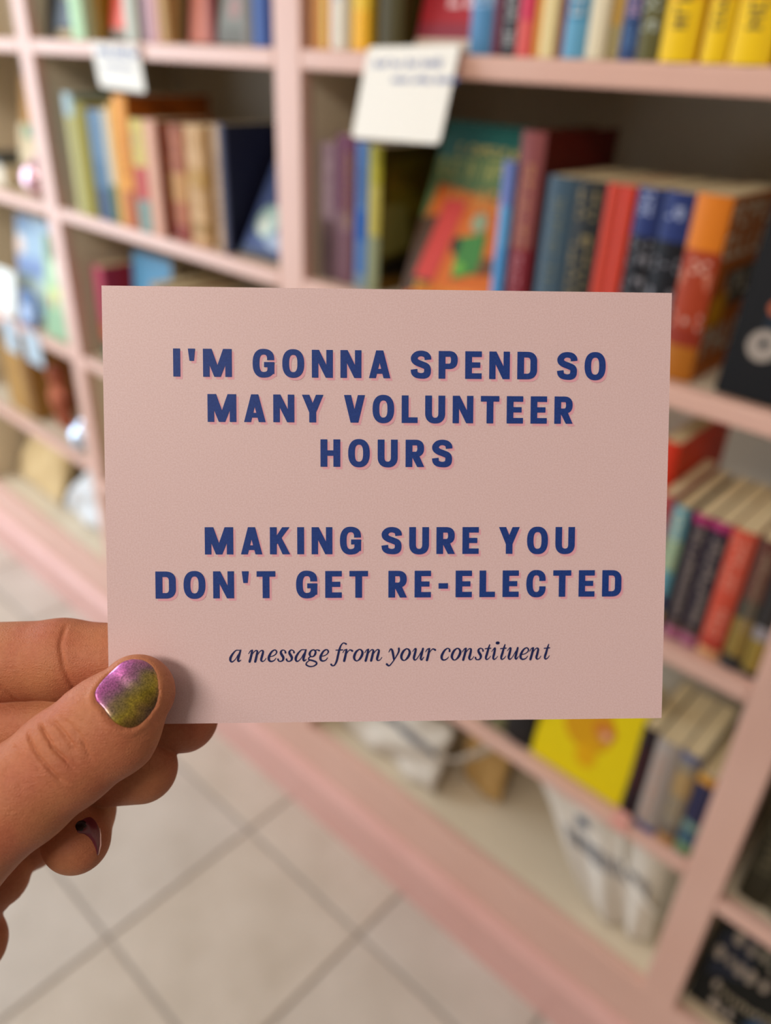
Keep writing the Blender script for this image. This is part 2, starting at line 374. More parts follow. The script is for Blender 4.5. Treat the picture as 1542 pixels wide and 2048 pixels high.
faceout(-1.045, -.9235, .205, .010, .022, Z2, '4a5c8e', 'blue and white illustrated book leaning back by the centre post', GC, back=31,
        art=[('a8c8c4', ('disc', .32, .28, .13)), ('dce8e0', ('disc', .28, .24, .07)), ('c4ccd8', ('disc', .55, .5, .08, 1.4)), ('5d6aa6', [(.55, .05), (1, .1), (1, .6), (.7, .45)]), ('9fb0c8', ('disc', .6, .14, .06, 2)), ('2e3a56', [(0, 0), (1, 0), (1, .06), (0, .06)])])

GD = 'books on the second shelf of the middle bay'
u(-.862, -.834, .183, .13, .03, Z2, 'a08a9c', 'mauve paperback just right of the centre post', GD, bands=[(0, .45, '6a565e')], title=[(.5, .9, -.3, .3, 'c8b4c4'), (.05, .35, -.2, .2, '2e2428')])
u(-.832, -.795, .195, .13, .03, Z2, '6e3c58', 'plum purple paperback beside the mauve one', GD, bands=[(0, .35, '74505c'), (.36, .5, '80606a')], title=[(.4, .9, .1, .3, 'a88848')])
u(-.793, -.770, .188, .13, .03, Z2, '4d78b4', 'blue paperback with deeper blue middle', GD, bands=[(.35, .55, '1d5cae'), (0, .1, '7c94a8')], title=[(.6, .95, -.25, .25, '3a5c94')])
u(-.769, -.746, .186, .13, .03, Z2, 'b5a84a', 'yellow-green paperback with grey-green foot', GD, cover='4c4006', bands=[(0, .4, '8a906c'), (.75, 1, 'a8a020')], art=[('6a5c10', [(.1, .5), (.9, .55), (.9, .95), (.1, .9)]), ('7c7438', [(.02, .25), (.5, .3), (.4, .6), (.02, .62)]), ('140e04', [(.05, .08), (.9, .1), (.8, .26), (.05, .22)]), ('7a5c10', ('text', .1, .8, .7, .82)), ('6c4a0c', [(0, 0), (.4, 0), (.3, .1), (0, .1)])])
faceout(-.708, -.553, .226, .016, .034, Z2, '0e5a50', 'teal and orange illustrated face-out book under the white sign', GD, back=20,
        art=[('5c7a4c', [(0, .45), (1, .50), (1, .86), (0, .80)]), ('cc640c', [(0, 0), (1, 0), (1, .58), (.1, .66), (0, .3)]), ('a8a860', ('text', .07, .93, .70, .80)),
             ('d2954a', ('text', .25, .95, .55, .655)), ('d8c46a', ('text', .2, .8, .83, .88)), ('4c3018', [(.0, .0), (.3, .1), (.25, .5), (0, .45)]), ('c8382e', [(.10, .12), (.32, .12), (.44, .58), (.22, .58)]), ('3c7c34', [(.5, .15), (.75, .22), (.72, .44), (.45, .38)]),
             ('8c9a78', ('disc', .62, .48, .055)), ('101008', ('disc', .45, .34, .05, .6)), ('e07a30', [(.5, .02), (1, .06), (1, .14), (.5, .1)]), ('6c3c14', [(.72, .2), (1, .24), (1, .32), (.74, .3)]), ('6cac3a', ('disc', .55, .22, .035, 1.1)), ('e09c28', ('text', .15, .9, .02, .1))])
u(-.550, -.534, .190, .13, .02, Z2, '5b9bd0', 'light blue slim book right of the teal and orange cover', GD, bands=[(.75, 1, '6a7cc0'), (.1, .5, '4a90cc')])
u(-.533, -.501, .222, .16, .025, Z2, '8a4a4c', 'tall maroon book standing above the middle shelf row', GD, cover='5a120c', bands=[(0, .45, '7c2230')], title=[(.45, .92, -.3, .2, 'b8805c'), (.05, .4, -.3, .15, 'b87c84')], hard=True)
u(-.494, -.458, .181, .13, .028, Z2, '3f5668', 'slate blue paperback right of the tall maroon book', GD, title=[(.35, .92, -.15, .2, '6e7468'), (.12, .2, -.3, .3, '8a6a50')])
u(-.457, -.4225, .181, .13, .028, Z2, '23282b', 'black paperback with dull gold title', GD, title=[(.2, .95, -.35, .3, '8a7c58'), (.03, .1, -.3, .3, '9a9a98')])
u(-.4215, -.4055, .181, .13, .028, Z2, 'c8412e', 'first of two bright red slim paperbacks', 'two red slim paperbacks', title=[(.1, .9, -.1, .1, 'd45a46')])
u(-.4050, -.3875, .181, .13, .028, Z2, 'c83c2a', 'second of two bright red slim paperbacks, beside the navy one', 'two red slim paperbacks', title=[(.1, .9, -.1, .1, 'd66450')])
NB = 'two copies of a navy and black paperback'
for a, b, w in ((-.386, -.358, 'navy and black paperback right of the red ones'), (-.357, -.3235, 'navy and black paperback touching the orange book')):
    u(a, b, .182, .13, .028, Z2, '14151c', w, NB, bands=[(.74, 1, '24346e'), (.0, .16, '6a6454')], title=[(.86, .94, -.3, .2, 'a8b4d8'), (.58, .72, -.42, .4, '85858f'), (.36, .5, -.42, .4, '85858f'), (.18, .3, -.3, .3, '6e6e78')])
u(-.3225, -.286, .184, .14, .022, Z2, 'a03a1c', 'orange and brown book with stacked pale lettering', GD, cover='b4601c',
  bands=[(.72, 1, 'd87a1c'), (0, .2, 'a86418'), (.2, .3, '8a2c18')], title=[(.52, .68, -.45, .4, 'c87860'), (.30, .42, -.45, .4, 'c8a498'), (.6, .66, -.2, .3, 'e0b0a0')],
  art=[('ece4cc', ('text', .06, .98, .84, .96)), ('ece4cc', ('text', .04, .98, .68, .81)), ('4a4640', [(.3, .4), (1, .42), (1, .62), (.2, .6)]), ('d0ccc0', ('text', .25, .98, .46, .58)), ('e09c1c', [(.02, .30), (.3, .32), (.3, .5), (.02, .46)]), ('dcd8c8', ('text', .04, .95, .14, .30))])
faceout(-.256, -.138, .215, .02, .012, Z2, '0a0c12', 'black face-out book with pale ring and orange dot', GD, back=8,
        art=[('14202e', [(.2, .2), (1, .2), (1, .9), (.3, .9)]), ('9a9088', ('disc', .27, .25, .072)), ('14202e', ('disc', .27, .26, .02)), ('a8583c', ('disc', .28, .42, .034)), ('2a2c3c', ('disc', .55, .15, .03)), ('8a8478', ('text', .2, .9, .7, .8))])

GE = 'books on the third shelf of the middle bay'
u(-.310, -.288, .23, .16, .05, Z3, 'c43018', 'tall vivid red book seen past the right edge of the card', GE, cover='cc3a18')
u(-.286, -.270, .18, .125, .02, Z3, 'a84a4e', 'muted red paperback left of the teal one', GE)
u(-.268, -.249, .173, .125, .02, Z3, '5f94a4', 'teal and sand paperback on the third shelf', GE, bands=[(.5, .75, '8fa88c'), (0, .18, 'b88c50'), (.2, .3, '4a4468')], title=[(.5, .95, -.35, .2, 'c8c8a8')], lean=0, cover='1c2a44')
NM = 'two copies of a dark plum paperback'
for a, b, w in ((-.244, -.223, 'dark plum paperback with magenta cap beside the teal one'), (-.2225, -.2005, 'dark plum paperback with magenta cap touching the salmon red one')):
    u(a, b, .173, .125, .02, Z3, '241a2c', w, NM, bands=[(.93, 1, '9c2c62'), (.0, .1, 'a05c78'), (.1, .16, '54443e')], title=[(.2, .9, -.25, .25, '8c8078'), (.2, .88, -.3, -.05, '6e6460')])
u(-.200, -.173, .174, .125, .018, Z3, 'bf4a36', 'salmon red paperback with pink lettering on third shelf', GE, bands=[(0, .08, 'c89468'), (.08, .16, 'a83428')], title=[(.56, .92, -.28, .25, 'd48a78'), (.18, .5, -.28, .25, 'd48a78')], cover='8a4428')
u(-.171, -.149, .174, .125, .018, Z3, '5a342c', 'brown and gold paperback nearest the right post', GE, bands=[(.1, .4, '8a7238'), (.4, .55, '3c3c34'), (0, .1, '2a2c30')], title=[(.3, .9, -.1, .3, '94806c')])
u(-.148, -.129, .174, .125, .018, Z3, '2e2c2c', 'charcoal paperback with mustard patch against the right post', GE, bands=[(.05, .3, '8c7634'), (.3, .4, '8a8488')])
for k, (a, b, c) in enumerate(((-.38, -.352, '4c3a30'), (-.351, -.333, '90503c'), (-.332, -.312, '2c3c50'))):
    u(a, b, .18, .125, .02, Z3, c, ['dark brown', 'clay red', 'dark blue'][k] + ' paperback mostly hidden behind the card', GE)

GF = 'books on the fourth shelf of the middle bay'
u(-.505, -.478, .17, .12, .02, Z4, 'c8b8a0', 'pale sand paperback under the lower edge of the card', GF)
u(-.477, -.462, .17, .12, .02, Z4, '3c3c34', 'dark grey-green paperback beside the pale sand one', GF)
u(-.461, -.436, .17, .12, .02, Z4, '6e6c4c', 'olive grey paperback left of the near-black one', GF)
u(-.435, -.388, .18, .12, .02, Z4, '1c1a1c', 'thick near-black paperback left of the yellow cover', GF)
faceout(-.384, -.236, .20, .014, .016, Z4, 'e0c800', 'vivid yellow face-out book with orange motif and pink dot', GF, back=8,
        art=[('d09808', ('disc', .5, .5, .22, .9)), ('dca400', ('disc', .55, .25, .10, .8)), ('c87a1c', ('disc', .66, .52, .085)), ('cf8a58', ('disc', .68, .49, .05)), ('d8a890', ('disc', .69, .49, .022)), ('a88c08', ('text', .15, .85, .74, .86))])
u(-.2335, -.2125, .168, .12, .016, Z4, '241820', 'near-black slim paperback right of the yellow cover', GF, bands=[(.3, .8, '34141c')])
u(-.2105, -.1785, .168, .12, .012, Z4, 'a49a94', 'grey-white paperback with peach stripe and blue foot', GF, bands=[(0, .07, '4c5490')], title=[(.1, .85, -.28, -.02, 'c89478'), (.12, .85, .12, .3, 'b8a8a0')])
u(-.1775, -.153, .168, .12, .012, Z4, '8a8070', 'grey-brown photo paperback with blue cap', GF, bands=[(.92, 1, '5c6488'), (.55, .8, 'a88a5c'), (.1, .2, '6c6058'), (.0, .1, 'a87c48')], title=[(.3, .7, -.3, .3, 'b09468')])
u(-.1515, -.129, .150, .115, .012, Z4, '2c2c4c', 'dark blue paperback with teal and green foot by the right post', GF, bands=[(.12, .3, '3a5c70'), (.02, .14, '6e8c60'), (.32, .42, '6e8c84'), (.9, 1, 'c89030')])
pt = tag(MB().box(-.2360, -.2120, -.002, -.0005, .505, .545).build('price_tag', mat('pink_tag', 'e0a094', .5), bevel=.0005), 'small pink shelf tag beside the foot of the yellow cover', 'tag')

GH = 'books on the third shelf of the left bay'
u(-1.575, -1.535, .20, .14, .04, Z3, 'b8405c', 'raspberry pink book with orange foot in left bay', GH, cover='a03048', bands=[(.2, .4, 'c05a3c'), (0, .2, '4c6a54')])
faceout(-1.50, -1.36, .235, .012, .07, Z3, '4a8cb4', 'sky blue face-out book above the top left of the card', GH, back=6)
for k, (a, b, c) in enumerate(((-1.34, -1.30, 'a08a68'), (-1.299, -1.26, '8c2c20'), (-1.259, -1.215, '3c3a34'), (-1.214, -1.18, '9c3426'))):
    u(a, b, .208 - .004*k, .14, .03, Z3, c, ['tan', 'brick red', 'charcoal', 'rust red'][k] + ' book peeking over the top edge of the card', GH)

GR = 'books in the bay right of the right post'
for k, (a, b, c, l) in enumerate(((-.066, -.030, '2e2c1e', 'dark olive tall book just right of the right post'), (-.029, .008, '3e3c2c', 'second dark olive book right of the right post'), (.009, .05, '4a4030', 'brown-black book at the right edge of the picture'))):
    u(a, b, .205, .15, .03, .4975, c, l, GR, title=[(.3, .8, -.25, .25, '6a6450')])

# dark illustrated books leaning face-out at the bottom right, pale dots printed on the cover
dots = [('b0a498', ('disc', a, b, r_, .62)) for a, b, r_ in [(0.165, 0.515, 0.046), (0.08, 0.366, 0.044), (0.282, 0.497, 0.034), (0.261, 0.346, 0.04), (0.353, 0.347, 0.042), (0.38, 0.508, 0.031), (0.465, 0.349, 0.036), (0.175, 0.358, 0.03), (0.16, 0.177, 0.03), (0.195, 0.068, 0.035), (0.247, 0.052, 0.027), (0.329, 0.065, 0.029), (0.46, 0.47, 0.02), (0.306, 0.624, 0.026), (0.363, 0.627, 0.026), (.62, .44, .04), (.72, .3, .035), (.56, .62, .03), (.8, .55, .04), (.45, .78, .03), (.2, .8, .03), (.68, .08, .035), (.85, .8, .035)]]
chain = [('a89c84', ('disc', a, b, .019, .5)) for a, b in [(0.216, 0.171), (0.264, .161), (0.31, 0.161), (0.355, .162), (0.39, 0.165), (0.431, 0.163), (0.474, 0.167), (0.513, 0.177), (0.564, 0.182), (0.605, 0.189), (.65, .2), (.7, .21)]]
faceout(-.0720, .10, .222, .02, .028, .2355, '080a08', 'black book printed with pale berries and a beaded string', GR, back=35,
        art=[('1a2a1a', [(.1, .5), (.5, .45), (.6, .8), (.2, .9)]), ('1c2438', [(.05, .2), (.35, .3), (.3, .6), (.05, .5)]), ('26405e', [(.45, .05), (1, .0), (1, .15), (.5, .14)]), ('2c3c5c', [(.2, .62), (.3, .62), (.3, .75), (.2, .74)])] + dots + chain)
faceout(.105, .26, .22, .02, .03, .2355, '101410', 'second dark patterned book beyond the berry cover', GR, back=30)

# ------------------------------------------------------------------ hanging signs
def squiggle(mb, x0, x1, y, h, r, w, zf):
    x = x0
    while x < x1:
        n = r.randint(3, 6); pts = []
        for k in range(n*2):
            pts.append((x + k*h*.33, y + (h*r.uniform(.4, 1) if k % 2 else -h*.1*r.random())))
        for p, q in zip(pts[:-1], pts[1:]):
            dx, dy = q[0]-p[0], q[1]-p[1]; L = math.hypot(dx, dy) or 1; nx, ny = -dy/L*w, dx/L*w
            mb.add([zf(p[0]+nx, p[1]+ny), zf(q[0]+nx, q[1]+ny), zf(q[0]-nx, q[1]-ny), zf(p[0]-nx, p[1]-ny)], [(0, 1, 2, 3)])
        x = pts[-1][0] + h*.6
def sign(M, w, h, label, lines, seed, wid=.0011):
    root = tag(empty('shelf_sign', M=M), label, 'sign', 'paper signs hanging from the shelf edges')
    pts = []; rr = .006
    for cx, cy, a0 in ((w - rr, -h + rr, -90), (w - rr, -rr, 0), (rr, -rr, 90), (rr, -h + rr, 180)):
        for k in range(5):
            a = R(a0 + 22.5*k); pts.append((cx + rr*math.cos(a), cy + rr*math.sin(a)))
    T = Matrix(((1, 0, 0, 0), (0, 0, -1, 0), (0, 1, 0, 0), (0, 0, 0, 1)))
    MB().prism(pts, 0, .0008, T).build('card_sheet', WHITEP, root)
    r = random.Random(seed)
    mb = MB()
    for a, b, y, hh in lines: squiggle(mb, a*w, b*w, y*h, hh, r, wid, lambda x, y: (x, -.0014, y))
    mb.build('handwriting', mat('blue_marker', '4a6cae', .6), root)
sign(Matrix.Translation((-.741, -.006, 1.439)) @ Matrix.Rotation(R(-2), 4, 'Y') @ Matrix.Rotation(R(-17), 4, 'X'), .137, .100,
     'large white square sign with faint blue writing hanging in middle bay', [(.1, .85, -.22, .010), (.35, .85, -.38, .009)], 4, .0008)
sign(Matrix.Translation((-1.376, -.006, 1.434)) @ Matrix.Rotation(R(1), 4, 'Y') @ Matrix.Rotation(R(6), 4, 'X'), .138, .066,
     'smaller white sign with blue writing hanging in left bay', [(.12, .85, -.26, .011), (.2, .8, -.52, .004)], 9, .0016)

# ------------------------------------------------------------------ soft bags
def patch_bag(name, TL, TR, BL, BR, thick, m, label, cat, seed, n=22, wr=.006):
    TL, TR, BL, BR = map(Vector, (TL, TR, BL, BR)); r = random.Random(seed)
    ph = [r.uniform(0, 6.28) for _ in range(8)]; fr = [r.uniform(1.5, 4.5) for _ in range(8)]
    nrm = (TR - TL).cross(BL - TL).normalized()      # points into the room
    if nrm.y > 0: nrm = -nrm
    def P(a, b, side):
        p = (TL*(1-a) + TR*a)*(1-b) + (BL*(1-a) + BR*a)*b
        prof = (max(0, math.sin(math.pi*min(max(a, .0), 1)))**.45)*(math.sin(math.pi*(.12 + .88*b)*.97) if b < 1 else 0.1)
        prof = max(prof, 0.03)
        w = sum(math.sin(fr[k]*3.1*a*(1 + .3*k) + ph[k] + (5 - k)*b*fr[-k-1]*.8) for k in range(5))*wr/2.2
        return p + nrm*(side*thick/2*prof + w)
    mb = MB(); vs = []
    for s in (1, -1):
        for j in range(n+1):
            for i in range(n+1): vs.append(P(i/n, j/n, s))
    N = (n+1)**2; fs = []
    for j in range(n):
        for i in range(n):
            a = j*(n+1) + i; fs.append((a, a+1, a+n+2, a+n+1)); fs.append((N+a, N+a+n+1, N+a+n+2, N+a+1))
    for i in range(n):
        fs.append((i, i + N, i + 1 + N, i + 1)); b = n*(n+1) + i; fs.append((b, b+1, b+1+N, b+N))
        a = i*(n+1); c = a + n + 1; fs.append((a, c, c+N, a+N)); a += n; c += n; fs.append((a, a+N, c+N, c))
    mb.add(vs, fs)
    root = tag(empty(name, ((BL + BR)/2)), label, cat, 'canvas tote bags on the bottom shelf' if cat == 'bag' else None)
    body = mb.build('bag_body', m, root, smooth=True); body.location = -(BL + BR)/2
    return root, body, P, nrm
CANVAS = mat('canvas', 'd8cdb8', .85, noise=(9, 'c8b592', .25), bump=(700, .3, .0006))
CANVASW = mat('canvas_white', 'd9d4cc', .85, noise=(9, 'ccc2b4', .25), bump=(700, .3, .0006))
PRINTB = mat('navy_print', '3d5070', .7)
def bag_text(root, body, P, nrm, a0, a1, b0, b1, hgt, seed, n=14, w=.0022):
    r = random.Random(seed); mb = MB()
    for k in range(n):
        a = a0 + (a1 - a0)*k/n; b = b0 + (b1 - b0)*k/n; da = (a1 - a0)/n*.62
        pts = [(a, b), (a, b - hgt), (a + da, b - hgt*r.uniform(.6, 1)), (a + da*r.uniform(.5, 1), b - hgt*.45), (a + da, b)]
        mb.tube([tuple(P(x, y, 1) + nrm*.0012) for x, y in pts], w, 5)
    o = mb.build('bag_print', PRINTB, root); o.location = body.location
def strap(root, body, pts, m, w=.011):
    pts = [Vector(p) for p in pts]; sm = []
    for i in range(len(pts) - 1):
        p0, p1, p2, p3 = pts[max(i-1, 0)], pts[i], pts[i+1], pts[min(i+2, len(pts)-1)]
        for k in range(8):
            t = k/8; sm.append(.5*((2*p1) + (p2-p0)*t + (2*p0-5*p1+4*p2-p3)*t*t + (3*p1-p0-3*p2+p3)*t**3))
    sm.append(pts[-1]); mb = MB(); vs = []
    for i, p in enumerate(sm):
        t = (sm[min(i+1, len(sm)-1)] - sm[max(i-1, 0)]).normalized(); a = t.cross(Vector((0, .8, .6))).normalized(); nn = t.cross(a)
        for s, q in ((-1, -1), (1, -1), (1, 1), (-1, 1)): vs.append(p + a*s*w + nn*q*.0012)
    n = len(sm); mb.add(vs, [(i*4+k, i*4+(k+1) % 4, i*4+4+(k+1) % 4, i*4+4+k) for i in range(n-1) for k in range(4)] + [(0, 1, 2, 3), (4*n-1, 4*n-2, 4*n-3, 4*n-4)])
    o = mb.build('handle', m, root, smooth=False); o.location = body.location
r1, b1, P1, n1 = patch_bag('tote_bag', (-.84, .10, .42), (-.575, .085, .37), (-.85, .05, .243), (-.575, .045, .243), .05, CANVASW,
      'off-white tote bag with dark printed line left of the dark gap', 'bag', 5)
bag_text(r1, b1, P1, n1, .45, .97, .42, .42, .10, 3, 11, .0019)
strap(r1, b1, [(-.60, .055, .345), (-.56, .06, .335), (-.53, .08, .35), (-.50, .11, .385), (-.49, .14, .43)], CANVASW)
bc = tag(empty('canvas_pouch', (-.45, .14, .2375)), 'tan canvas pouch slumped between the two printed tote bags', 'pouch')
rr2, bb2, P3, n3 = patch_bag('tan_bag', (-.62, .20, .43), (-.49, .19, .44), (-.56, .12, .243), (-.475, .11, .243), .06, mat('tan_canvas', 'c8a468', .85, noise=(7, 'b8935a', .3), bump=(600, .3, .0006)),
      'tan fabric bag slumped between the two printed tote bags', 'bag', 11)
bpy.data.objects.remove(bc)
r2, b2, P2, n2 = patch_bag('tote_bag', (-.445, .10, .455), (-.17, .13, .46), (-.245, .050, .244), (-.150, .058, .244), .045, CANVASW,
      'white tote bag with blue emblem and printed line, nearest the right post', 'bag', 8)
bag_text(r2, b2, P2, n2, .16, .92, .56, .64, .12, 8, 9, .0015)
bag_text(r2, b2, P2, n2, .50, .60, .20, .20, .05, 18, 2, .0028)
bag_text(r2, b2, P2, n2, .30, .42, .38, .36, .05, 19, 2, .0028)
strap(r2, b2, [(-.235, .085, .42), (-.21, .035, .40), (-.185, .028, .385), (-.168, .04, .35), (-.160, .075, .30)], WHITEP, .012)
r3, b3, P4, n4 = patch_bag('plastic_bag', (-1.98, .17, .385), (-1.76, .17, .39), (-1.99, .075, .252), (-1.715, .07, .252), .10, mat('white_plastic', 'e8ecf2', .3, noise=(12, 'd4dade', .3)),
      'crumpled white plastic bag on the bottom shelf at the left', 'bag', 21, wr=.014)
r3['group'] = 'plastic bags'

# ------------------------------------------------------------------ far left bay
GL = 'goods in the bay at the left edge'
f = faceout
f(-2.06, -1.905, .215, .012, .15, Z2, 'b07c30', 'orange-brown figure book at the left edge, on the second shelf', GL, back=8, art=[('8a3c28', [(.3, .85), (.9, .85), (.9, 1), (.3, 1)]), ('d09a48', [(.5, .2), (1, .2), (1, .8), (.6, .85)])])
f(-1.885, -1.80, .13, .012, .06, Z2, 'c8b48c', 'cream face-out card beside the orange-brown book', GL, back=8, art=[('6a8a64', [(.3, .8), (1, .8), (1, 1), (.3, 1)]), ('dcc8a4', ('disc', .6, .45, .2))])
bx = tag(MB().box(-2.08, -1.895, .03, .14, Z2 + .0005, Z2 + .045).build('white_box', mat('cream_box', 'd8ccb4', .5), bevel=.004), 'low cream box on the second shelf at the left edge', 'box', GL)
lt = tag(MB().box(-2.08, -1.90, .028, .14, Z2 + .0465, Z2 + .058).build('black_tray', mat('black_plastic', '2a3230', .4), bevel=.002), 'thin dark tray lying on the cream box', 'tray', GL)
# glossy balls added to reflect the window as glare spots
def lathe(name, prof, m, loc, label, cat, group, seg=20):
    mb = MB(); vs = []
    for z, rr in prof:
        for k in range(seg): vs.append((rr*math.cos(2*math.pi*k/seg), rr*math.sin(2*math.pi*k/seg), z))
    n = len(prof); mb.add(vs, [(i*seg+k, i*seg+(k+1) % seg, (i+1)*seg+(k+1) % seg, (i+1)*seg+k) for i in range(n-1) for k in range(seg)] + [tuple(range(seg-1, -1, -1)), tuple((n-1)*seg+k for k in range(seg))])
    o = mb.build(name, m, None, smooth=True); o.location = loc
    return tag(o, label, cat, group)
ball = [(0, .010)] + [(.036 - .036*math.cos(a), .036*math.sin(a)) for a in [R(q) for q in range(25, 165, 12)]] + [(.073, .007), (.081, .007)]
lathe('glare_ball', ball, mat('pink_gloss', 'f0c8d8', .28, metal=.9), (-1.745, .04, Z2), 'glossy pink ball standing in for a glare spot beside the left post', 'glare_ball', GL)
f(-2.02, -1.83, .235, .012, .06, Z3, '9ab6cc', 'light blue face-out book at the left edge', GL, back=8, art=[('6a84a4', [(0, .85), (.5, .85), (.3, 1), (0, 1)]), ('e0c8bc', ('disc', .1, .7, .1)), ('7c94c0', [(0, .4), (.8, .45), (.8, .62), (0, .6)]), ('b8ccc8', [(0, .2), (1, .2), (1, .4), (0, .4)]), ('d8e4e4', [(0, 0), (.4, 0), (.4, .2), (0, .25)])])
f(-1.80, -1.69, .225, .012, .02, Z3, 'a8c89c', 'pale green glossy face-out book by the left post', GL, back=8, art=[('5c7858', [(.1, .8), (.6, .7), (.5, 1), (.1, 1)]), ('d4eedc', ('disc', .65, .72, .16, .8)), ('c8d890', [(.1, .38), (.9, .42), (.9, .52), (.1, .48)]), ('c09468', ('disc', .3, .36, .06)), ('88b088', [(0, 0), (1, 0), (1, .28), (0, .3)])])  # palest disc is window glare painted onto the cover
f(-1.93, -1.85, .085, .006, .015, Z3, '3f6494', 'small blue and white card on the third shelf at the left', GL, back=10, art=[('b8ccec', ('disc', .4, .35, .25))])
f(-2.07, -1.96, .11, .006, .018, Z3, 'e4eae8', 'white card standing at the left edge, third shelf', GL, back=10)
ptm = mat('pale_blue_tag', 'a9bcca', .5)
for a, b, l in ((-1.995, -1.925, 'pale blue rounded shelf tag at the left edge'), (-1.885, -1.80, 'pale blue shelf tag nearer the left post')):
    tag(MB().box(a, b, -.003, -.0012, .752, .832).build('shelf_tag', ptm, bevel=.0006), l, 'tag', 'pale blue shelf tags')
bx2 = tag(empty('cardboard_box', (-2.13, .03, .5485)), 'brown cardboard box on the fourth shelf at the left edge', 'box', GL)
MB().box(0, .155, 0, .15, 0, .19).build('box_body', mat('cardboard', 'a9803c', .8, noise=(20, '9a7030', .3)), bx2, bevel=.003)
MB().box(.115, .1555, -.0006, 0, .002, .188).build('box_edge_band', mat('cardboard_dark', '7c5210', .8), bx2)
# orange plush toy with two legs
def blob(name, balls, m, loc, parent=None):
    mb = MB()
    for (cx, cy, cz, rx, ry, rz) in balls:
        vs = []; S, T = 14, 9
        for j in range(T + 1):
            a = math.pi*j/T
            for k in range(S):
                q = 2*math.pi*k/S; vs.append((cx + rx*math.sin(a)*math.cos(q), cy + ry*math.sin(a)*math.sin(q), cz + rz*math.cos(a)))
        mb.add(vs, [(j*S+k, (j+1)*S+k, (j+1)*S+(k+1) % S, j*S+(k+1) % S) for j in range(T) for k in range(S)])
    o = mb.build(name, m, parent, smooth=True); o.location = loc
    if True:
        md = o.modifiers.new('merge', 'REMESH'); md.mode = 'VOXEL'; md.voxel_size = .004; md.use_smooth_shade = True
    return o
toy = tag(empty('plush_toy', (-1.875, .06, .5485)), 'orange and rust plush toy hanging its legs on the fourth shelf', 'toy', GL)
blob('toy_body', [(0, 0, .09, .035, .03, .05), (0, 0, .155, .028, .026, .03), (.025, -.01, .11, .03, .014, .014), (-.02, 0, .03, .014, .014, .032), (.02, 0, .03, .014, .014, .032)], mat('orange_plush', 'b86844', .9, noise=(12, '8c3c2c', .3)), (0, 0, 0), toy)
f(-1.845, -1.70, .17, .012, .10, .5485, '6c6c6c', 'grey-blue book leaning behind the plush toy', GL, back=10, art=[('8a9ab8', ('disc', .75, .2, .1)), ('4a5478', [(0, 0), (.5, 0), (.5, .25), (0, .3)]), ('8a8468', [(.4, .2), (.7, .2), (.6, .6), (.4, .5)])])
lathe('glare_ball', ball, mat('blue_gloss', 'd4e6ff', .3, metal=.9), (-1.738, .04, .5485), 'shiny pale blue ball standing in for a glare spot at the foot of the left post', 'glare_ball', GL)  # added for its bright window reflection
r5, b5, P5, n5 = patch_bag('cloth_bag', (-2.32, .18, .42), (-2.07, .17, .43), (-2.33, .08, .244), (-2.04, .075, .244), .07, mat('pale_tan_canvas', 'd6bc8e', .85, noise=(7, 'c8ab78', .3), bump=(600, .3, .0006)),
      'pale tan cloth bag on the bottom shelf at the left edge', 'bag', 33)
r5['group'] = GL

# ------------------------------------------------------------------ the card (millimetres in its own plane)
Rw = ((0.70653, -0.3297, 0.62619), (0.7075, 0.30881, -0.63568), (0.01621, 0.89215, 0.45145))
MCD = Matrix.Identity(4)
for i in range(3):
    for j in range(3): MCD[i][j] = Rw[i][j]*0.001
MCD.translation = (-0.11032723609009602, -0.6495212905721774, 1.3310264968643222)
def bakeM(o):                       # millimetre mesh -> metres in the card's frame
    o.data.transform(Matrix.Diagonal((.001, .001, .001, 1)))
MCU = Matrix.Identity(4)
for i in range(3):
    for j in range(3): MCU[i][j] = Rw[i][j]
MCU.translation = MCD.translation
card = empty('postcard', M=MCU)
tag(card, 'pale pink postcard with bold navy lettering held up in front of the shelves', 'postcard')
CARDM = mat('card_stock', 'dfc5c9', .45, noise=(2600, 'd7b9bb', .15), bump=(3800, .2, .00003), spec=.4)
mb = MB()
mb.box(-69.85, 69.85, -53.78, 53.78, -.36, 0)
o = mb.build('card_sheet', CARDM, card); bakeM(o)

# --- bold condensed capitals, cap height 1
def ring(cx, cy, rx, ry, ix, iy, a0, a1, n=28, p=2.35, pi_=2.6):
    """strip between outer and inner superellipse from angle a0 to a1 (degrees)"""
    out = []; vs = []
    def se(rx, ry, a, p):
        c, s = math.cos(a), math.sin(a)
        return (cx + rx*math.copysign(abs(c)**(2/p), c), cy + ry*math.copysign(abs(s)**(2/p), s))
    for k in range(n + 1):
        a = R(a0 + (a1 - a0)*k/n); vs += [se(rx, ry, a, p), se(ix, iy, a, pi_)]
    for k in range(n): out.append([vs[2*k], vs[2*k+1], vs[2*k+3], vs[2*k+2]])
    return out
def rc(x0, y0, x1, y1): return [[(x0, y0), (x1, y0), (x1, y1), (x0, y1)]]
T_ = .255; HZ = .205
def stroke(pts, ws):
    out = []; n = len(pts); L = []
    for i in range(n):
        a = pts[max(i-1, 0)]; b = pts[min(i+1, n-1)]; dx, dy = b[0]-a[0], b[1]-a[1]; l = math.hypot(dx, dy) or 1
        w = ws[i]/2; L += [(pts[i][0] - dy/l*w, pts[i][1] + dx/l*w), (pts[i][0] + dy/l*w, pts[i][1] - dx/l*w)]
    return [[L[2*i], L[2*i+1], L[2*i+3], L[2*i+2]] for i in range(n-1)]
def catmull(pts, k=8):
    out = []
    for i in range(len(pts) - 1):
        p0, p1, p2, p3 = pts[max(i-1, 0)], pts[i], pts[i+1], pts[min(i+2, len(pts)-1)]
        for j in range(k):
            t = j/k
            out.append(tuple(.5*((2*b) + (c-a)*t + (2*a-5*b+4*c-d)*t*t + (3*b-a-3*c+d)*t**3) for a, b, c, d in zip(p0, p1, p2, p3)))
    out.append(tuple(pts[-1])); return out
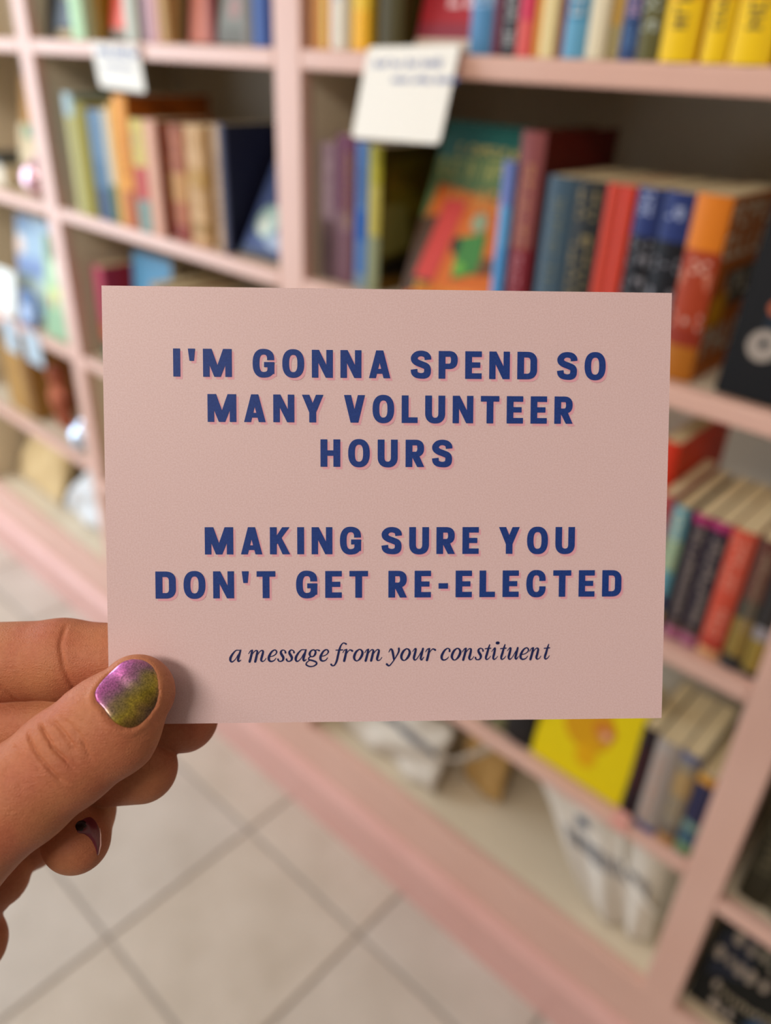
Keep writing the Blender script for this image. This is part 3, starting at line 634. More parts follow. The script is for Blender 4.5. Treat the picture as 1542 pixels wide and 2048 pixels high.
def S_glyph():
    sp = [(.625, .68), (.61, .78), (.53, .868), (.37, .905), (.22, .868), (.128, .76), (.14, .655), (.24, .57), (.42, .50), (.575, .425), (.612, .30), (.585, .17), (.50, .11), (.37, .095), (.22, .125), (.138, .20), (.115, .33)]
    sw = [.25, .245, .22, .20, .215, .245, .25, .235, .235, .24, .25, .25, .225, .20, .215, .24, .25]
    c = catmull([(a, b, w) for (a, b), w in zip(sp, sw)])
    return stroke([(a, b) for a, b, w in c], [w for a, b, w in c])
GL_ = {
 'I': (.25, rc(0, 0, .25, 1)),
 "'": (.26, [[(.055, .565), (.215, .565), (.26, 1), (0, 1)]]),
 'M': (1.03, rc(0, 0, .235, 1) + rc(.795, 0, 1.03, 1) + [[(.0, 1), (.31, 1), (.515, .42), (.4, 0)], [(.4, 0), (.63, 0), (.515, .42)], [(.63, 0), (.515, .42), (.72, 1), (1.03, 1)]]),
 'N': (.76, rc(0, 0, .235, 1) + rc(.525, 0, .76, 1) + [[(.0, 1), (.26, 1), (.76, 0), (.50, 0)]]),
 'A': (.78, [[(0, 0), (.25, 0), (.50, 1), (.26, 1)], [(.53, 0), (.78, 0), (.52, 1), (.27, 1)], [(.20, .16), (.58, .16), (.58, .335), (.20, .335)]]),
 'V': (.765, [[(0, 1), (.26, 1), (.50, 0), (.24, 0)], [(.505, 1), (.765, 1), (.525, 0), (.265, 0)]]),
 'Y': (.78, [[(0, 1), (.27, 1), (.515, .40), (.265, .36)], [(.51, 1), (.78, 1), (.515, .36), (.265, .40)]] + rc(.265, 0, .515, .42)),
 'K': (.72, rc(0, 0, .25, 1) + [[(.20, .30), (.20, .62), (.45, 1), (.72, 1)], [(.24, .50), (.42, .62), (.74, 0), (.46, 0)]]),
 'H': (.72, rc(0, 0, .25, 1) + rc(.47, 0, .72, 1) + rc(.2, .40, .52, .60)),
 'E': (.61, rc(0, 0, .25, 1) + rc(.2, 0, .61, HZ) + rc(.2, .405, .555, .60) + rc(.2, 1 - HZ, .61, 1)),
 'L': (.585, rc(0, 0, .25, 1) + rc(.2, 0, .585, HZ)),
 'T': (.685, rc(.2175, 0, .4675, 1) + rc(0, 1 - HZ, .685, 1)),
 'O': (.79, ring(.395, .5, .395, .515, .15, .31, 0, 360, 44)),
 'C': (.73, ring(.385, .5, .385, .515, .145, .31, 62, 298, 32) + ring(.345, .5, .385, .515, .145, .31, 0, 62, 10)[1:] + [] ),
 'U': (.735, rc(0, .36, .25, 1) + rc(.485, .36, .735, 1) + ring(.3675, .37, .3675, .385, .1175, .175, 180, 360, 24)),
 'D': (.735, rc(0, 0, .25, 1) + rc(.2, 0, .36, HZ) + rc(.2, 1 - HZ, .36, 1) + rc(.485, .36, .735, .64) + ring(.36, .64, .375, .36, .125, .155, 0, 90, 12) + ring(.36, .36, .375, .36, .125, .155, -90, 0, 12)),
 'P': (.70, rc(0, 0, .25, 1) + rc(.2, 1 - HZ, .40, 1) + rc(.2, .35, .40, .35 + .195) + ring(.38, .675, .32, .325, .07, .13, -90, 90, 20)),
 'R': (.69, rc(0, 0, .25, 1) + rc(.2, 1 - HZ, .40, 1) + rc(.2, .37, .40, .37 + .19) + ring(.36, .685, .32, .315, .07, .125, -90, 90, 20) + [[(.22, .40), (.48, .46), (.69, 0), (.43, 0)]]),
 'G': (.79, ring(.395, .5, .395, .515, .145, .31, 20, 270, 32)[6:] + rc(.41, .36, .775, .545) + rc(.53, .07, .775, .545) + ring(.395, .5, .395, .515, .145, .31, 270, 315, 8)),
 '-': (.355, rc(0, .325, .355, .53)),
 'S': (.74, S_glyph()),
}
# open terminals for C and G: two flat-cut ends
def arc_open(cx, cy, rx, ry, ix, iy, a0, a1): return ring(cx, cy, rx, ry, ix, iy, a0, a1, 36)
GL_['C'] = (.73, ring(.375, .5, .375, .515, .13, .31, 90, 270, 24) + ring(.375, .65, .355, .365, .115, .16, 0, 90, 12) + ring(.375, .35, .355, .365, .115, .16, -90, 0, 12) + rc(.49, .60, .73, .66) + rc(.49, .34, .73, .40))
GL_['G'] = (.79, ring(.385, .5, .385, .515, .14, .31, 90, 270, 24) + ring(.385, .66, .39, .355, .135, .155, 0, 90, 12) + rc(.52, .615, .775, .665) + rc(.41, .36, .78, .545) + rc(.535, .12, .78, .5) + ring(.385, .30, .395, .315, .15, .11, -90, 0, 12))
def text_line(mb, s, x0, x1, yb, cap, z, dx=0, dy=0):
    nat = sum(GL_[c][0] for c in s if c != ' ')*cap
    gaps = len(s) - 1; sp = s.count(' ')
    word = .215*cap
    # a space acts as one more gap plus a fixed word space
    tr = (x1 - x0 - nat - sp*word*.9)/gaps
    x = x0
    for c in s:
        if c == ' ': x += word*.9 + tr; continue
        w, polys = GL_[c]
        for qi, p in enumerate(polys):
            mb.add([(x + a*cap + dx, yb + b*cap + dy, z + .0015*(qi % 40)) for a, b in p], [tuple(range(len(p)))])
        x += w*cap + tr
LINES = [("I'M GONNA SPEND SO", -53.01, 53.47, 32.2), ('MANY VOLUNTEER', -44.85, 45.39, 21.28), ('HOURS', -17.38, 15.25, 10.4),
         ('MAKING SURE YOU', -45.87, 46.47, -11.3), ("DON'T GET RE-ELECTED", -58.04, 58.61, -22.24)]
NAVY = mat('navy_ink', '16347c', .5, noise=(2600, '1f3f8a', .2), spec=.25)
SHAD = mat('pink_ink', 'dfa4b4', .5, spec=.35)
a = MB(); b = MB()
for s, x0, x1, yb in LINES:
    text_line(a, s, x0, x1, yb, 6.75, .03, .55, -.6); text_line(b, s, x0, x1, yb, 6.75, .12)
bakeM(a.build('lettering_shadow', SHAD, card, label='pink offset shadow behind the bold lettering'))
bakeM(b.build('bold_lettering', NAVY, card, label='bold navy capital lettering'))

# --- italic serif line
IT = {
 'a': [[(100,104,7),(80,106,7),(58,103,8),(28,70,14),(9,32,18),(12,6,14),(28,1,9),(55,25,6),(80,68,6)], [(102,106,10),(88,62,17),(78,22,17),(84,4,12),(104,16,5)]],
 's': [[(72,80,13),(68,96,9),(48,105,8),(32,92,14),(31,75,17),(42,55,19),(52,35,18),(48,12,13),(30,1,9),(10,5,10),(4,20,13)]],
 'm': [[(-2,74,5),(14,98,7),(28,104,10)], [(30,104,13),(22,60,17),(6,0,17)], [(20,50,6),(45,88,6),(64,102,9),(76,92,14),(68,50,17),(56,0,17)], [(70,50,6),(95,88,6),(115,102,9),(128,92,14),(118,50,17),(110,18,16),(118,2,10),(138,8,6),(154,30,4)]],
 'n': [[(-2,74,5),(14,98,7),(28,104,10)], [(30,104,13),(22,60,17),(6,0,17)], [(20,50,6),(45,88,6),(64,102,9),(76,92,14),(68,50,17),(60,18,16),(68,2,10),(86,8,6),(102,30,4)]],
 'e': [[(14,44,6),(45,50,7),(72,68,8),(80,90,11),(64,106,9),(36,90,13),(12,48,18),(10,16,17),(28,1,12),(55,8,8),(74,30,5)]],
 'g': [[(74,106,8),(50,96,11),(36,68,16),(46,45,10),(66,42,9),(84,60,14),(90,88,14),(74,106,8)], [(86,98,7),(106,104,8),(124,97,12)], [(46,44,8),(28,28,9),(32,14,12),(62,6,13),(94,-8,13),(98,-28,12),(70,-46,9),(35,-48,10),(6,-33,11),(10,-12,8),(34,6,6)]],
 'f': [[(2,-32,15),(14,-44,9),(34,-36,10),(52,0,15),(66,60,16),(80,115,14),(96,150,10),(116,166,8),(138,156,13)], [(46,100,8),(108,102,8)]],
 'r': [[(0,76,5),(14,98,7),(30,104,10)], [(34,104,13),(24,50,17),(12,0,17)], [(24,50,5),(46,85,6),(66,102,8),(86,92,15)]],
 'o': [[(54,106,8),(26,82,16),(8,38,18),(16,8,13),(38,0,8),(66,26,16),(84,68,18),(74,98,12),(54,106,8)]],
 'y': [[(22,76,5),(38,104,9),(52,92,15),(62,45,16),(68,8,13)], [(112,108,15),(110,78,12),(82,25,8),(50,-22,8),(24,-48,10),(4,-34,16)]],
 'u': [[(0,80,4),(20,104,8),(30,100,14),(20,55,17),(12,20,16),(22,2,10),(45,20,6),(78,78,6)], [(94,106,14),(82,55,17),(74,18,15),(82,3,10),(102,28,4)]],
 'c': [[(78,80,15),(76,98,10),(58,106,8),(30,84,14),(8,40,18),(10,10,15),(30,0,10),(56,12,7),(68,28,4)]],
 't': [[(46,136,8),(36,105,13),(22,55,17),(12,18,15),(20,2,10),(40,12,6),(54,32,4)], [(6,100,8),(56,104,8)]],
 'i': [[(-2,74,4),(18,100,8),(28,102,13),(20,55,17),(12,18,15),(20,2,10),(40,14,5),(52,30,4)], [(46,152,22),(56,152,22)]],
}
S1 = (0.59 + 41.83)/1542.0; S2 = (41.94 + 1.3)/1542.0
it1 = zip('amessagefrom', (62, 238, 408, 496, 573, 652, 750, 876, 980, 1088, 1183, 1290))
it2 = zip('yourconstituent', (12, 138, 247, 365, 503, 594, 699, 812, 898, 965, 1037, 1105, 1217, 1310, 1435))
mb = MB()
zz = .06
for seq, xo, S, yb in ((it1, -41.83, S1, -38.22), (it2, -1.30, S2, -38.2)):
    for ch, x in seq:
        for st in IT[ch]:
            c = catmull(st, 6); pts = [(p[0], p[1]) for p in c]; zz += .0006
            for q in stroke(pts, [max(p[2], 5)*1.22 + 1 for p in c]):
                mb.add([(xo + (x + a_)*S, yb + b_*S, zz) for a_, b_ in q], [(0, 1, 2, 3)])
            for e in (c[0], c[-1]):
                rr = max(e[2], 5)*.61 + .5
                mb.add([(xo + (x + e[0] + rr*math.cos(k*math.pi/5))*S, yb + (e[1] + rr*math.sin(k*math.pi/5))*S, zz + .0003) for k in range(10)], [tuple(range(10))])
bakeM(mb.build('italic_lettering', mat('dark_navy_ink', '1a2458', .5, spec=.25), card, label='small navy italic serif line'))

# ------------------------------------------------------------------ the hand (millimetres in the card's frame, x right, y up, z to the viewer)
TH = [(-60.7, -43.2, 8.2, 8.9), (-66.8, -50.6, 10.6, 11.8), (-76.6, -57.9, 11.5, 11.7), (-86.3, -65.6, 12.5, 11.9), (-101.0, -77.0, 11, 13.2), (-128.0, -111.0, 3, 18), (-157.5, -148.7, -8, 20)]
FG = dict(
 index=[(-62.1, -39.7, -9.6, 8.6), (-85.0, -39.9, -10.9, 10.1), (-121.7, -41.9, -14, 10.6), (-150.8, -70.1, -22, 12)],
 middle=[(-54.3, -56.6, -13, 9), (-84.9, -58.5, -15, 10), (-125.4, -60.0, -20, 10.6), (-155.5, -88.7, -26, 12)],
 ring=[(-64.1, -68.0, -8, 9), (-84.9, -73.0, -18, 9.5), (-117.9, -80.1, -28, 10), (-157.5, -107.1, -28, 12)],
 pinky=[(-80.4, -85.3, -5, 8.6), (-82.8, -82.4, -15, 8.8), (-103.6, -84.3, -27, 9.2), (-158.1, -123.2, -28, 11)],
 roll=[(-102.9, -99.0, -32, 8), (-125.1, -103.0, -30, 9)])
PALM = [[(-108.2, -103.7, -22, 8.6), (-131.2, -116.1, -20, 17)], [(-115.5, -121.5, -20, 10), (-138.4, -136.6, -15, 20)],
        [(-151.0, -75.7, -22, 13), (-153.1, -96.4, -24, 14), (-150.0, -122.4, -24, 15), (-169.9, -154.8, -16, 22)],
        [(-168.4, -153.2, -14, 23), (-290.1, -282.0, -32, 31)]]
NAIL3 = [(-68.02, -41.33, 16.15), (-67.81, -40.14, 14.92), (-66.72, -38.46, 12.91), (-65.02, -36.7, 11.69), (-63.2, -35.27, 10.79), (-61.23, -34.76, 10.42), (-59.16, -34.87, 10.41), (-57.55, -35.44, 10.66), (-56.05, -36.55, 11.19), (-55.12, -37.96, 11.92), (-54.55, -39.72, 12.58), (-54.34, -42.17, 13.23), (-54.89, -44.69, 13.59), (-56.07, -46.69, 14.41), (-57.53, -48.23, 16.06), (-59.18, -48.86, 17.43), (-60.9, -48.43, 18.38), (-62.75, -47.24, 18.8), (-64.23, -45.72, 18.71), (-65.51, -44.15, 18.22), (-67.25, -42.7, 17.35)]
NAIL = [(a_, b_) for a_, b_, c_ in NAIL3]
PNAIL3 = [(-78.33, -79.21, 0.7), (-77.49, -78.41, -0.84), (-75.92, -78.41, -2.47), (-74.43, -79.72, -2.42), (-73.36, -81.72, -1.66), (-72.99, -84.89, -0.71), (-73.55, -87.55, -0.36), (-73.84, -84.91, 0.51), (-74.78, -82.52, 0.87), (-76.24, -81.06, 1.19), (-77.7, -80.48, 1.54)]
FINE = [([(x_, y_), (x_ + 1.1*c_, y_ - 1.3), (x_ + 2.3*c_, y_ - 2.9)], .13) for x_, y_, c_ in ((-84.5, -53, .8), (-86.5, -55.5, .7), (-80.2, -50.8, .9), (-79.4, -54.5, .7), (-74.6, -48.3, .8), (-77.9, -52.6, 1.0), (-72.6, -51.0, .6), (-88.3, -58.3, .6), (-83.3, -58.2, 1.0), (-69.5, -50.4, .5), (-76.9, -58.3, 1.0))]
CREASE = FINE + [([(-83.21, -48.89), (-81.71, -50.61), (-79.47, -52.99), (-76.46, -55.92), (-74.23, -58.4), (-72.48, -59.97)], .5),
          ([(-80.48, -47.39), (-78.97, -48.6), (-76.42, -50.91), (-76.09, -51.58), (-73.36, -54.02), (-70.3, -57.59)], .55),
          ([(-78.07, -46.69), (-75.58, -47.54), (-73.49, -49.05), (-71.57, -51.36), (-70.4, -53.28)], .38),
          ([(-76.41, -45.69), (-73.36, -46.77), (-71.42, -47.86), (-69.23, -50.23), (-68.09, -53.53), (-67.31, -55.43)], .25),
          ([(-71.98, -52.32), (-70.82, -54.47), (-69.73, -56.4)], .12), ([(-87.72, -52.14), (-84.81, -52.92), (-82.94, -54.47)], .2), ([(-71.75, -45.59), (-69.3, -46.28), (-68.02, -47.8)], .14)]
ICREASE = [([(-82.39, -28.47), (-82.27, -34.13), (-80.8, -39.83), (-79.42, -44.53), (-79, -50)], .55), ([(-97.5, -44.5), (-95.42, -47.28), (-94.58, -49.5)], .5)]

def cone(X, Y, Z, a, b, flat=1.0, dtype=np.float32):
    ax, ay, az, ra = a; bx, by, bz, rb = b
    dx, dy, dz = bx-ax, by-ay, bz-az; L = dx*dx + dy*dy + dz*dz
    px, py, pz = X - ax, Y - ay, Z - az
    t = np.clip((px*dx + py*dy + pz*dz)/L, 0, 1)
    px = px - t*dx; py = py - t*dy; pz = (pz - t*dz)*flat
    return np.sqrt(px*px + py*py + pz*pz) - (ra + (rb - ra)*t)
def smin(a, b, k):
    h = np.clip(.5 + .5*(b - a)/k, 0, 1)
    return b*(1-h) + a*h - k*h*(1-h)
def chain_d(X, Y, Z, nodes, flat, k=2.0):
    d = None
    for i in range(len(nodes) - 1):
        f_ = flat[i] if isinstance(flat, (list, tuple)) else flat
        c = cone(X, Y, Z, nodes[i], nodes[i+1], f_)
        d = c if d is None else smin(d, c, k)
    return d
def polydist(X, Y, pts, closed=False):
    d = None; n = len(pts)
    for i in range(n if closed else n - 1):
        (ax, ay), (bx, by) = pts[i], pts[(i+1) % n]; dx, dy = bx-ax, by-ay
        t = np.clip(((X-ax)*dx + (Y-ay)*dy)/(dx*dx + dy*dy), 0, 1)
        e = np.hypot(X - ax - t*dx, Y - ay - t*dy); d = e if d is None else np.minimum(d, e)
    return d
def crease(X, Y, pts, dp, w):
    v = 0; n = len(pts)
    ds = [0 if i in (0, n - 1) else dp for i in range(n)]
    for i in range(n - 1):
        (ax, ay), (bx, by) = pts[i], pts[i+1]; dx, dy = bx-ax, by-ay
        t = np.clip(((X-ax)*dx + (Y-ay)*dy)/(dx*dx + dy*dy), 0, 1)
        v = np.maximum(v, (ds[i] + (ds[i+1] - ds[i])*t)*np.exp(-(((X - ax - t*dx)**2 + (Y - ay - t*dy)**2)/w**2)))
    return v
def inside(X, Y, pts):
    r = np.zeros(X.shape, bool); n = len(pts)
    for i in range(n):
        (ax, ay), (bx, by) = pts[i], pts[(i+1) % n]
        c = ((ay > Y) != (by > Y)) & (X < (bx - ax)*(Y - ay)/((by - ay) or 1e-9) + ax); r ^= c
    return r
def thumb_base(X, Y, Z):
    return chain_d(X, Y, Z, TH, [1.22, 1.16, 1.1, 1.0, 1.0, 1.0], 2.5)
def hand_sdf(X, Y, Z):
    XY = (X[:, :, :1], Y[:, :, :1])
    th = thumb_base(X, Y, Z)
    nd = polydist(*XY, NAIL, True); ins = inside(*XY, NAIL)
    rim = np.where(ins, -.35*np.clip(nd/.8, 0, 1), .42*np.exp(-((nd - .7)/.8)**2)).astype(np.float32)
    cre = sum(crease(*XY, p, dp*1.7, .34) for p, dp in CREASE).astype(np.float32)
    front = np.clip((Z - 9)/4, 0, 1)
    th = th + (cre - rim)*front
    ic = sum(dp*np.exp(-(polydist(*XY, p)/.55)**2) for p, dp in ICREASE).astype(np.float32)
    palm = None
    for c in PALM:
        e = chain_d(X, Y, Z, c, 1.0, 6); palm = e if palm is None else smin(palm, e, 8 if c is not PALM[1] else 2.5)
    out = palm; kf = .35 + np.clip((-X - 108)/18, 0, 1)*5
    for k, c in FG.items():
        e = chain_d(X, Y, Z, c, 1.0, 2.5)
        if k == 'index': e = e + ic*np.clip((Z + 8)/3, 0, 1)
        if k == 'pinky':                      # fold where the nail leaves the fingertip
            ex, ey, ez = X + 76.9, Y + 79.7, Z - .6
            e = np.maximum(e, -(np.sqrt(ex*ex + ey*ey + ez*ez) - .9))
        out = smin(out, e, kf)
        if k == 'index': idx = e
    # thumb joins only where the thenar meets the palm
    kk = np.clip((-X - 100)/20, 0, 1)*10 + .35
    return smin(out, th, kk)
def fine_axis(lo, hi, a, b, h):
    mid = list(np.arange(a, b, h)); L = []; x = a; s = h
    while x > lo: s = min(s*1.25, 5); x -= s; L.append(x)
    Rr = []; x = mid[-1]; s = h
    while x < hi: s = min(s*1.25, 5); x += s; Rr.append(x)
    return np.array(L[::-1] + mid + Rr, np.float32)
H_ = .4
gx = fine_axis(-330, -42, -112, -44, H_); gy = fine_axis(-320, -22, -126, -26, H_); gz = fine_axis(-75, 34, -14, 22, H_)
# finger region: separate fingers must not fuse with each other, so fingers use a small blend radius
def fused(X, Y, Z): return hand_sdf(X, Y, Z)
V = np.empty((len(gx), len(gy), len(gz)), np.float32)
for s in range(0, len(gx), 24):
    X, Y, Z = np.meshgrid(gx[s:s+24], gy, gz, indexing='ij')
    V[s:s+24] = fused(X, Y, Z)
def surface_nets(V, gx, gy, gz):
    sg_ = V < 0
    nx, ny, nz = V.shape
    c = np.zeros((nx-1, ny-1, nz-1), np.int8)
    for i in (0, 1):
        for j in (0, 1):
            for k in (0, 1): c += sg_[i:nx-1+i, j:ny-1+j, k:nz-1+k]
    act = (c > 0) & (c < 8)
    I, J, K = np.nonzero(act); n = len(I)
    ids = -np.ones(act.shape, np.int64); ids[I, J, K] = np.arange(n)
    P = np.zeros((n, 3)); cnt = np.zeros(n)
    G = (gx, gy, gz)
    for ax in range(3):
        o1, o2 = [q for q in range(3) if q != ax]
        for u_ in (0, 1):
            for v_ in (0, 1):
                a = [I, J, K]; a = [q.copy() for q in a]; a[o1] += u_; a[o2] += v_
                b = [q.copy() for q in a]; b[ax] += 1
                va = V[a[0], a[1], a[2]]; vb = V[b[0], b[1], b[2]]
                m = (va < 0) != (vb < 0)
                t = np.where(m, va/np.where(va == vb, 1, va - vb), 0)
                for d in range(3):
                    ga = G[d][a[d]]
                    P[:, d] += np.where(m, ga + (t*(G[d][b[d]] - ga) if d == ax else 0), 0)
                cnt += m
    P /= cnt[:, None]
    F = []
    for ax in range(3):
        o1, o2 = [(1, 2), (2, 0), (0, 1)][ax]
        sl0 = [slice(1, -1)]*3; sl0[ax] = slice(0, -1); sl1 = [slice(1, -1)]*3; sl1[ax] = slice(1, None)
        s0 = sg_[tuple(sl0)]; s1 = sg_[tuple(sl1)]
        for flip, m in ((False, s0 & ~s1), (True, ~s0 & s1)):
            q = np.array(np.nonzero(m)).T
            if not len(q): continue
            base = q.copy(); base[:, o1] += 1; base[:, o2] += 1
            def cid(du, dv):
                z = base.copy(); z[:, o1] -= du; z[:, o2] -= dv; return ids[z[:, 0], z[:, 1], z[:, 2]]
            quad = np.stack([cid(1, 1), cid(0, 1), cid(0, 0), cid(1, 0)], 1)
            F.append(quad[:, ::-1] if flip else quad)
    return P, np.concatenate(F)
Pn, Fn = surface_nets(V, gx, gy, gz)
me = bpy.data.meshes.new('hand')
me.vertices.add(len(Pn)); me.vertices.foreach_set('co', (Pn*.001).astype(np.float32).ravel())
me.loops.add(len(Fn)*4); me.loops.foreach_set('vertex_index', Fn.astype(np.int32).ravel())
me.polygons.add(len(Fn)); me.polygons.foreach_set('loop_start', (np.arange(len(Fn))*4).astype(np.int32)); me.polygons.foreach_set('loop_total', np.full(len(Fn), 4, np.int32))
me.polygons.foreach_set('use_smooth', np.ones(len(Fn), bool)); me.update(); me.validate()

# skin
sk = bpy.data.materials.new('skin'); sk.use_nodes = True; nt = sk.node_tree; b = nt.nodes['Principled BSDF']
b.inputs['Roughness'].default_value = .55; b.inputs['Specular IOR Level'].default_value = .3
b.inputs['Subsurface Weight'].default_value = .08; b.inputs['Subsurface Radius'].default_value = (.0035, .0012, .0006); b.inputs['Subsurface Scale'].default_value = 1
tc = nt.nodes.new('ShaderNodeTexCoord')
n1_ = nt.nodes.new('ShaderNodeTexNoise'); n1_.inputs['Scale'].default_value = 55; n1_.inputs['Detail'].default_value = 3
n2_ = nt.nodes.new('ShaderNodeTexNoise'); n2_.inputs['Scale'].default_value = 900; n2_.inputs['Detail'].default_value = 2
rp = nt.nodes.new('ShaderNodeValToRGB'); rp.color_ramp.elements[0].position = .38; rp.color_ramp.elements[1].position = .62
rp.color_ramp.elements[0].color = lin('ba7a56'); rp.color_ramp.elements[1].color = lin('b46a4e')
nt.links.new(tc.outputs['Object'], n1_.inputs['Vector']); nt.links.new(n1_.outputs['Fac'], rp.inputs[0])
mx = nt.nodes.new('ShaderNodeMix'); mx.data_type = 'RGBA'; mx.blend_type = 'MULTIPLY'; mx.inputs['Factor'].default_value = .3
nt.links.new(tc.outputs['Object'], n2_.inputs['Vector'])
rp2 = nt.nodes.new('ShaderNodeValToRGB'); rp2.color_ramp.elements[0].position = .35; rp2.color_ramp.elements[1].position = .65; rp2.color_ramp.elements[0].color = (.75, .66, .6, 1)
nt.links.new(n2_.outputs['Fac'], rp2.inputs[0]); nt.links.new(rp.outputs[0], mx.inputs['A']); nt.links.new(rp2.outputs[0], mx.inputs['B'])
nt.links.new(mx.outputs['Result'], b.inputs['Base Color'])
# stretched lines across the digits + pores
mp = nt.nodes.new('ShaderNodeMapping'); mp.inputs['Rotation'].default_value = (0, 0, R(-45)); mp.inputs['Scale'].default_value = (420, 1500, 500)
n3_ = nt.nodes.new('ShaderNodeTexNoise'); n3_.inputs['Scale'].default_value = 1; n3_.inputs['Detail'].default_value = 4
nt.links.new(tc.outputs['Object'], mp.inputs['Vector']); nt.links.new(mp.outputs[0], n3_.inputs['Vector'])
vo = nt.nodes.new('ShaderNodeTexVoronoi'); vo.inputs['Scale'].default_value = 1500; vo.feature = 'DISTANCE_TO_EDGE'
nt.links.new(tc.outputs['Object'], vo.inputs['Vector'])
ad = nt.nodes.new('ShaderNodeMath'); ad.operation = 'MULTIPLY_ADD'; ad.inputs[1].default_value = 1.0
nt.links.new(n3_.outputs['Fac'], ad.inputs[0]); nt.links.new(vo.outputs['Distance'], ad.inputs[2])
bp = nt.nodes.new('ShaderNodeBump'); bp.inputs['Strength'].default_value = .6; bp.inputs['Distance'].default_value = .00026
nt.links.new(ad.outputs[0], bp.inputs['Height']); nt.links.new(bp.outputs[0], b.inputs['Normal'])
me.materials.append(sk)
hand = bpy.data.objects.new('hand', me); COL.objects.link(hand); hand.matrix_world = MCU
tag(hand, 'left hand with shimmering thumbnail pinching the corner of the pink postcard', 'hand')
SK = sk

# nails
def nail_mesh(poly, nrm, sdf, rise=1.0, R0=15):
    """plate laid on the finger's surface: poly are 3D points round its edge, nrm the way it faces"""
    nr = Vector(nrm).normalized(); up = Vector((0, 1, 0)) if abs(nr.y) < .9 else Vector((1, 0, 0))
    ua = up.cross(nr).normalized(); va = nr.cross(ua)
    pts = catmull([tuple(p) for p in poly] + [tuple(poly[0])], 3)[:-1]
    c0 = sum((Vector(p) for p in pts), Vector())/len(pts)
    uv = [((Vector(p) - c0).dot(ua), (Vector(p) - c0).dot(va)) for p in pts]
    hs = np.arange(R0, -R0, -.04)
    def hgt(q):
        base = np.array([c0 + ua*a + va*b for a, b in q])
        P_ = base[:, None, :] + hs[None, :, None]*np.array(nr)[None, None, :]
        d = sdf(P_[..., 0][:, None].astype(np.float32), P_[..., 1][:, None].astype(np.float32), P_[..., 2][:, None].astype(np.float32))[:, 0]
        return [float(hs[np.argmax(r_ < 0)]) if (r_ < 0).any() else float(hs[np.argmin(r_)]) for r_ in d]
    rings = [(1.0, -.5), (1.0, .06), (.975, .20), (.94, .28), (.85, .34), (.7, .4), (.52, .44), (.34, .46), (.16, .47)]
    vs = []; n = len(pts)
    for s, off in rings:
        q = [(a*s, b*s) for a, b in uv]
        for (a, b), h_ in zip(q, hgt(q)): vs.append(tuple(c0 + ua*a + va*b + nr*(h_ + off*rise)))
    vs.append(tuple(c0 + nr*(hgt([(0, 0)])[0] + .47*rise)))
    fs = [(i*n+k, i*n+(k+1) % n, (i+1)*n+(k+1) % n, (i+1)*n+k) for i in range(len(rings)-1) for k in range(n)]
    fs += [((len(rings)-1)*n+k, (len(rings)-1)*n+(k+1) % n, len(vs)-1) for k in range(n)]
    mb = MB(); mb.add(vs, fs); return mb
nm = bpy.data.materials.new('duochrome_polish'); nm.use_nodes = True; nt = nm.node_tree; b = nt.nodes['Principled BSDF']
b.inputs['Metallic'].default_value = .8; b.inputs['Roughness'].default_value = .33; b.inputs['Coat Weight'].default_value = .8; b.inputs['Coat Roughness'].default_value = .05
tc = nt.nodes.new('ShaderNodeTexCoord'); mp = nt.nodes.new('ShaderNodeMapping'); mp.inputs['Rotation'].default_value = (0, 0, R(45)); mp.inputs['Scale'].default_value = (1000, 1000, 1000)
nt.links.new(tc.outputs['Object'], mp.inputs['Vector'])
# distance across the nail: (x - y)/sqrt2 grows from the thumb's outer edge to the inner one
sx = nt.nodes.new('ShaderNodeSeparateXYZ'); nt.links.new(tc.outputs['Object'], sx.inputs[0])
sb = nt.nodes.new('ShaderNodeMath'); sb.operation = 'SUBTRACT'; nt.links.new(sx.outputs[0], sb.inputs[0]); nt.links.new(sx.outputs[1], sb.inputs[1])
nz = nt.nodes.new('ShaderNodeTexNoise'); nz.inputs['Scale'].default_value = 260; nz.inputs['Detail'].default_value = 5; nt.links.new(tc.outputs['Object'], nz.inputs['Vector'])
ma = nt.nodes.new('ShaderNodeMath'); ma.operation = 'MULTIPLY_ADD'; ma.inputs[1].default_value = .0075; nt.links.new(nz.outputs['Fac'], ma.inputs[0]); nt.links.new(sb.outputs[0], ma.inputs[2])
mr = nt.nodes.new('ShaderNodeMapRange'); mr.inputs['From Min'].default_value = -.0262; mr.inputs['From Max'].default_value = -.0060
nt.links.new(ma.outputs[0], mr.inputs['Value'])
rp = nt.nodes.new('ShaderNodeValToRGB'); E_ = rp.color_ramp.elements
E_[0].position = 0; E_[0].color = lin('b8489a'); E_[1].position = 1; E_[1].color = lin('5c4430')  # viewing-angle sheen of the polish painted as a fixed pink-to-gold ramp
for p_, c_ in ((.22, 'a85c98'), (.40, '8a6478'), (.55, '86764c'), (.72, 'b09c34'), (.86, '94783a')):
    e = E_.new(p_); e.color = lin(c_)
nt.links.new(mr.outputs[0], rp.inputs[0])
fl = nt.nodes.new('ShaderNodeTexVoronoi'); fl.inputs['Scale'].default_value = 4200; nt.links.new(tc.outputs['Object'], fl.inputs['Vector'])
hs = nt.nodes.new('ShaderNodeHueSaturation'); nt.links.new(rp.outputs[0], hs.inputs['Color'])
mv = nt.nodes.new('ShaderNodeMapRange'); mv.inputs['To Min'].default_value = .4; mv.inputs['To Max'].default_value = 1.7
nt.links.new(fl.outputs['Color'], mv.inputs['Value']); nt.links.new(mv.outputs[0], hs.inputs['Value']); nt.links.new(hs.outputs[0], b.inputs['Base Color'])
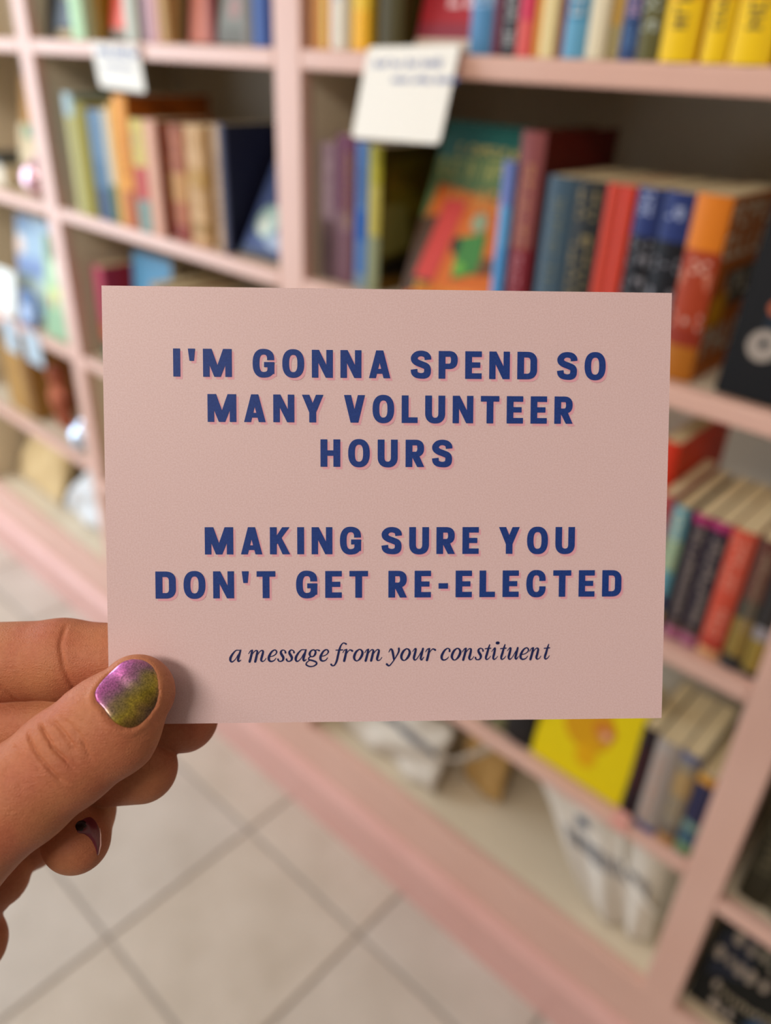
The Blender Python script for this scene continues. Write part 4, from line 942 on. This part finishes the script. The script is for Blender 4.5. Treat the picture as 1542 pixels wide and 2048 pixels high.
bp = nt.nodes.new('ShaderNodeBump'); bp.inputs['Strength'].default_value = .35; bp.inputs['Distance'].default_value = .0001
nt.links.new(nz.outputs['Fac'], bp.inputs['Height']); nt.links.new(bp.outputs[0], b.inputs['Normal'])
tn = nail_mesh(NAIL3, (.223, .473, .852), thumb_base).build('fingernail', nm, hand, smooth=True, label='shimmering pink and gold thumbnail'); bakeM(tn)
DARKN = mat('plum_polish', '6a2434', .2, coat=.5, spec=.6)
BLACKN = mat('nail_black', '120608', .25, spec=.5)
for key, (cx, cy, cz) in (('index', (-60.5, -39.7, -18)), ('middle', (-53, -56.6, -22)), ('ring', (-64.5, -68.5, -17))):
    ch = FG[key]
    poly = [(cx + 5*math.copysign(abs(math.cos(q))**.8, math.cos(q)), cy + 4.6*math.copysign(abs(math.sin(q))**.8, math.sin(q)), cz) for q in [2*math.pi*k/16 for k in range(16)]]
    o = nail_mesh(poly, (0, 0, -1), lambda X, Y, Z, ch=ch: chain_d(X, Y, Z, ch, 1.0, 2.5)).build('fingernail', DARKN, hand, smooth=True); bakeM(o)
pk = lambda X, Y, Z: chain_d(X, Y, Z, FG['pinky'], 1.0, 2.5)
o = nail_mesh(PNAIL3, (.72, .30, .62), pk, .8).build('fingernail', DARKN, hand, smooth=True, label='dark plum nail of the little finger, seen edge-on'); bakeM(o)
mb = MB(); q = (.72*.45, .30*.45, .62*.45)
mb.tube([(a + q[0], b + q[1], c + q[2]) for a, b, c in ((-73.5, -81.0, -1.75), (-73.2, -82.6, -1.3), (-73.05, -84.9, -.75), (-73.55, -87.3, -.4))], [.08, .18, .2, .06], 8)
e = mb.build('nail_edge', mat('pale_nail_edge', 'd8a8a0', .2, coat=.5), o, smooth=True); bakeM(e)
mb = nail_mesh([(-76.5 + 2.1*math.cos(k*math.pi/5), -79.5 + 1.9*math.sin(k*math.pi/5), .47) for k in range(10)], (.3, .5, .8), pk, .7)
bakeM(mb.build('nail_black_patch', BLACKN, hand, smooth=True, label='black patch on the little fingernail'))  # small black patch laid over the little finger's nail
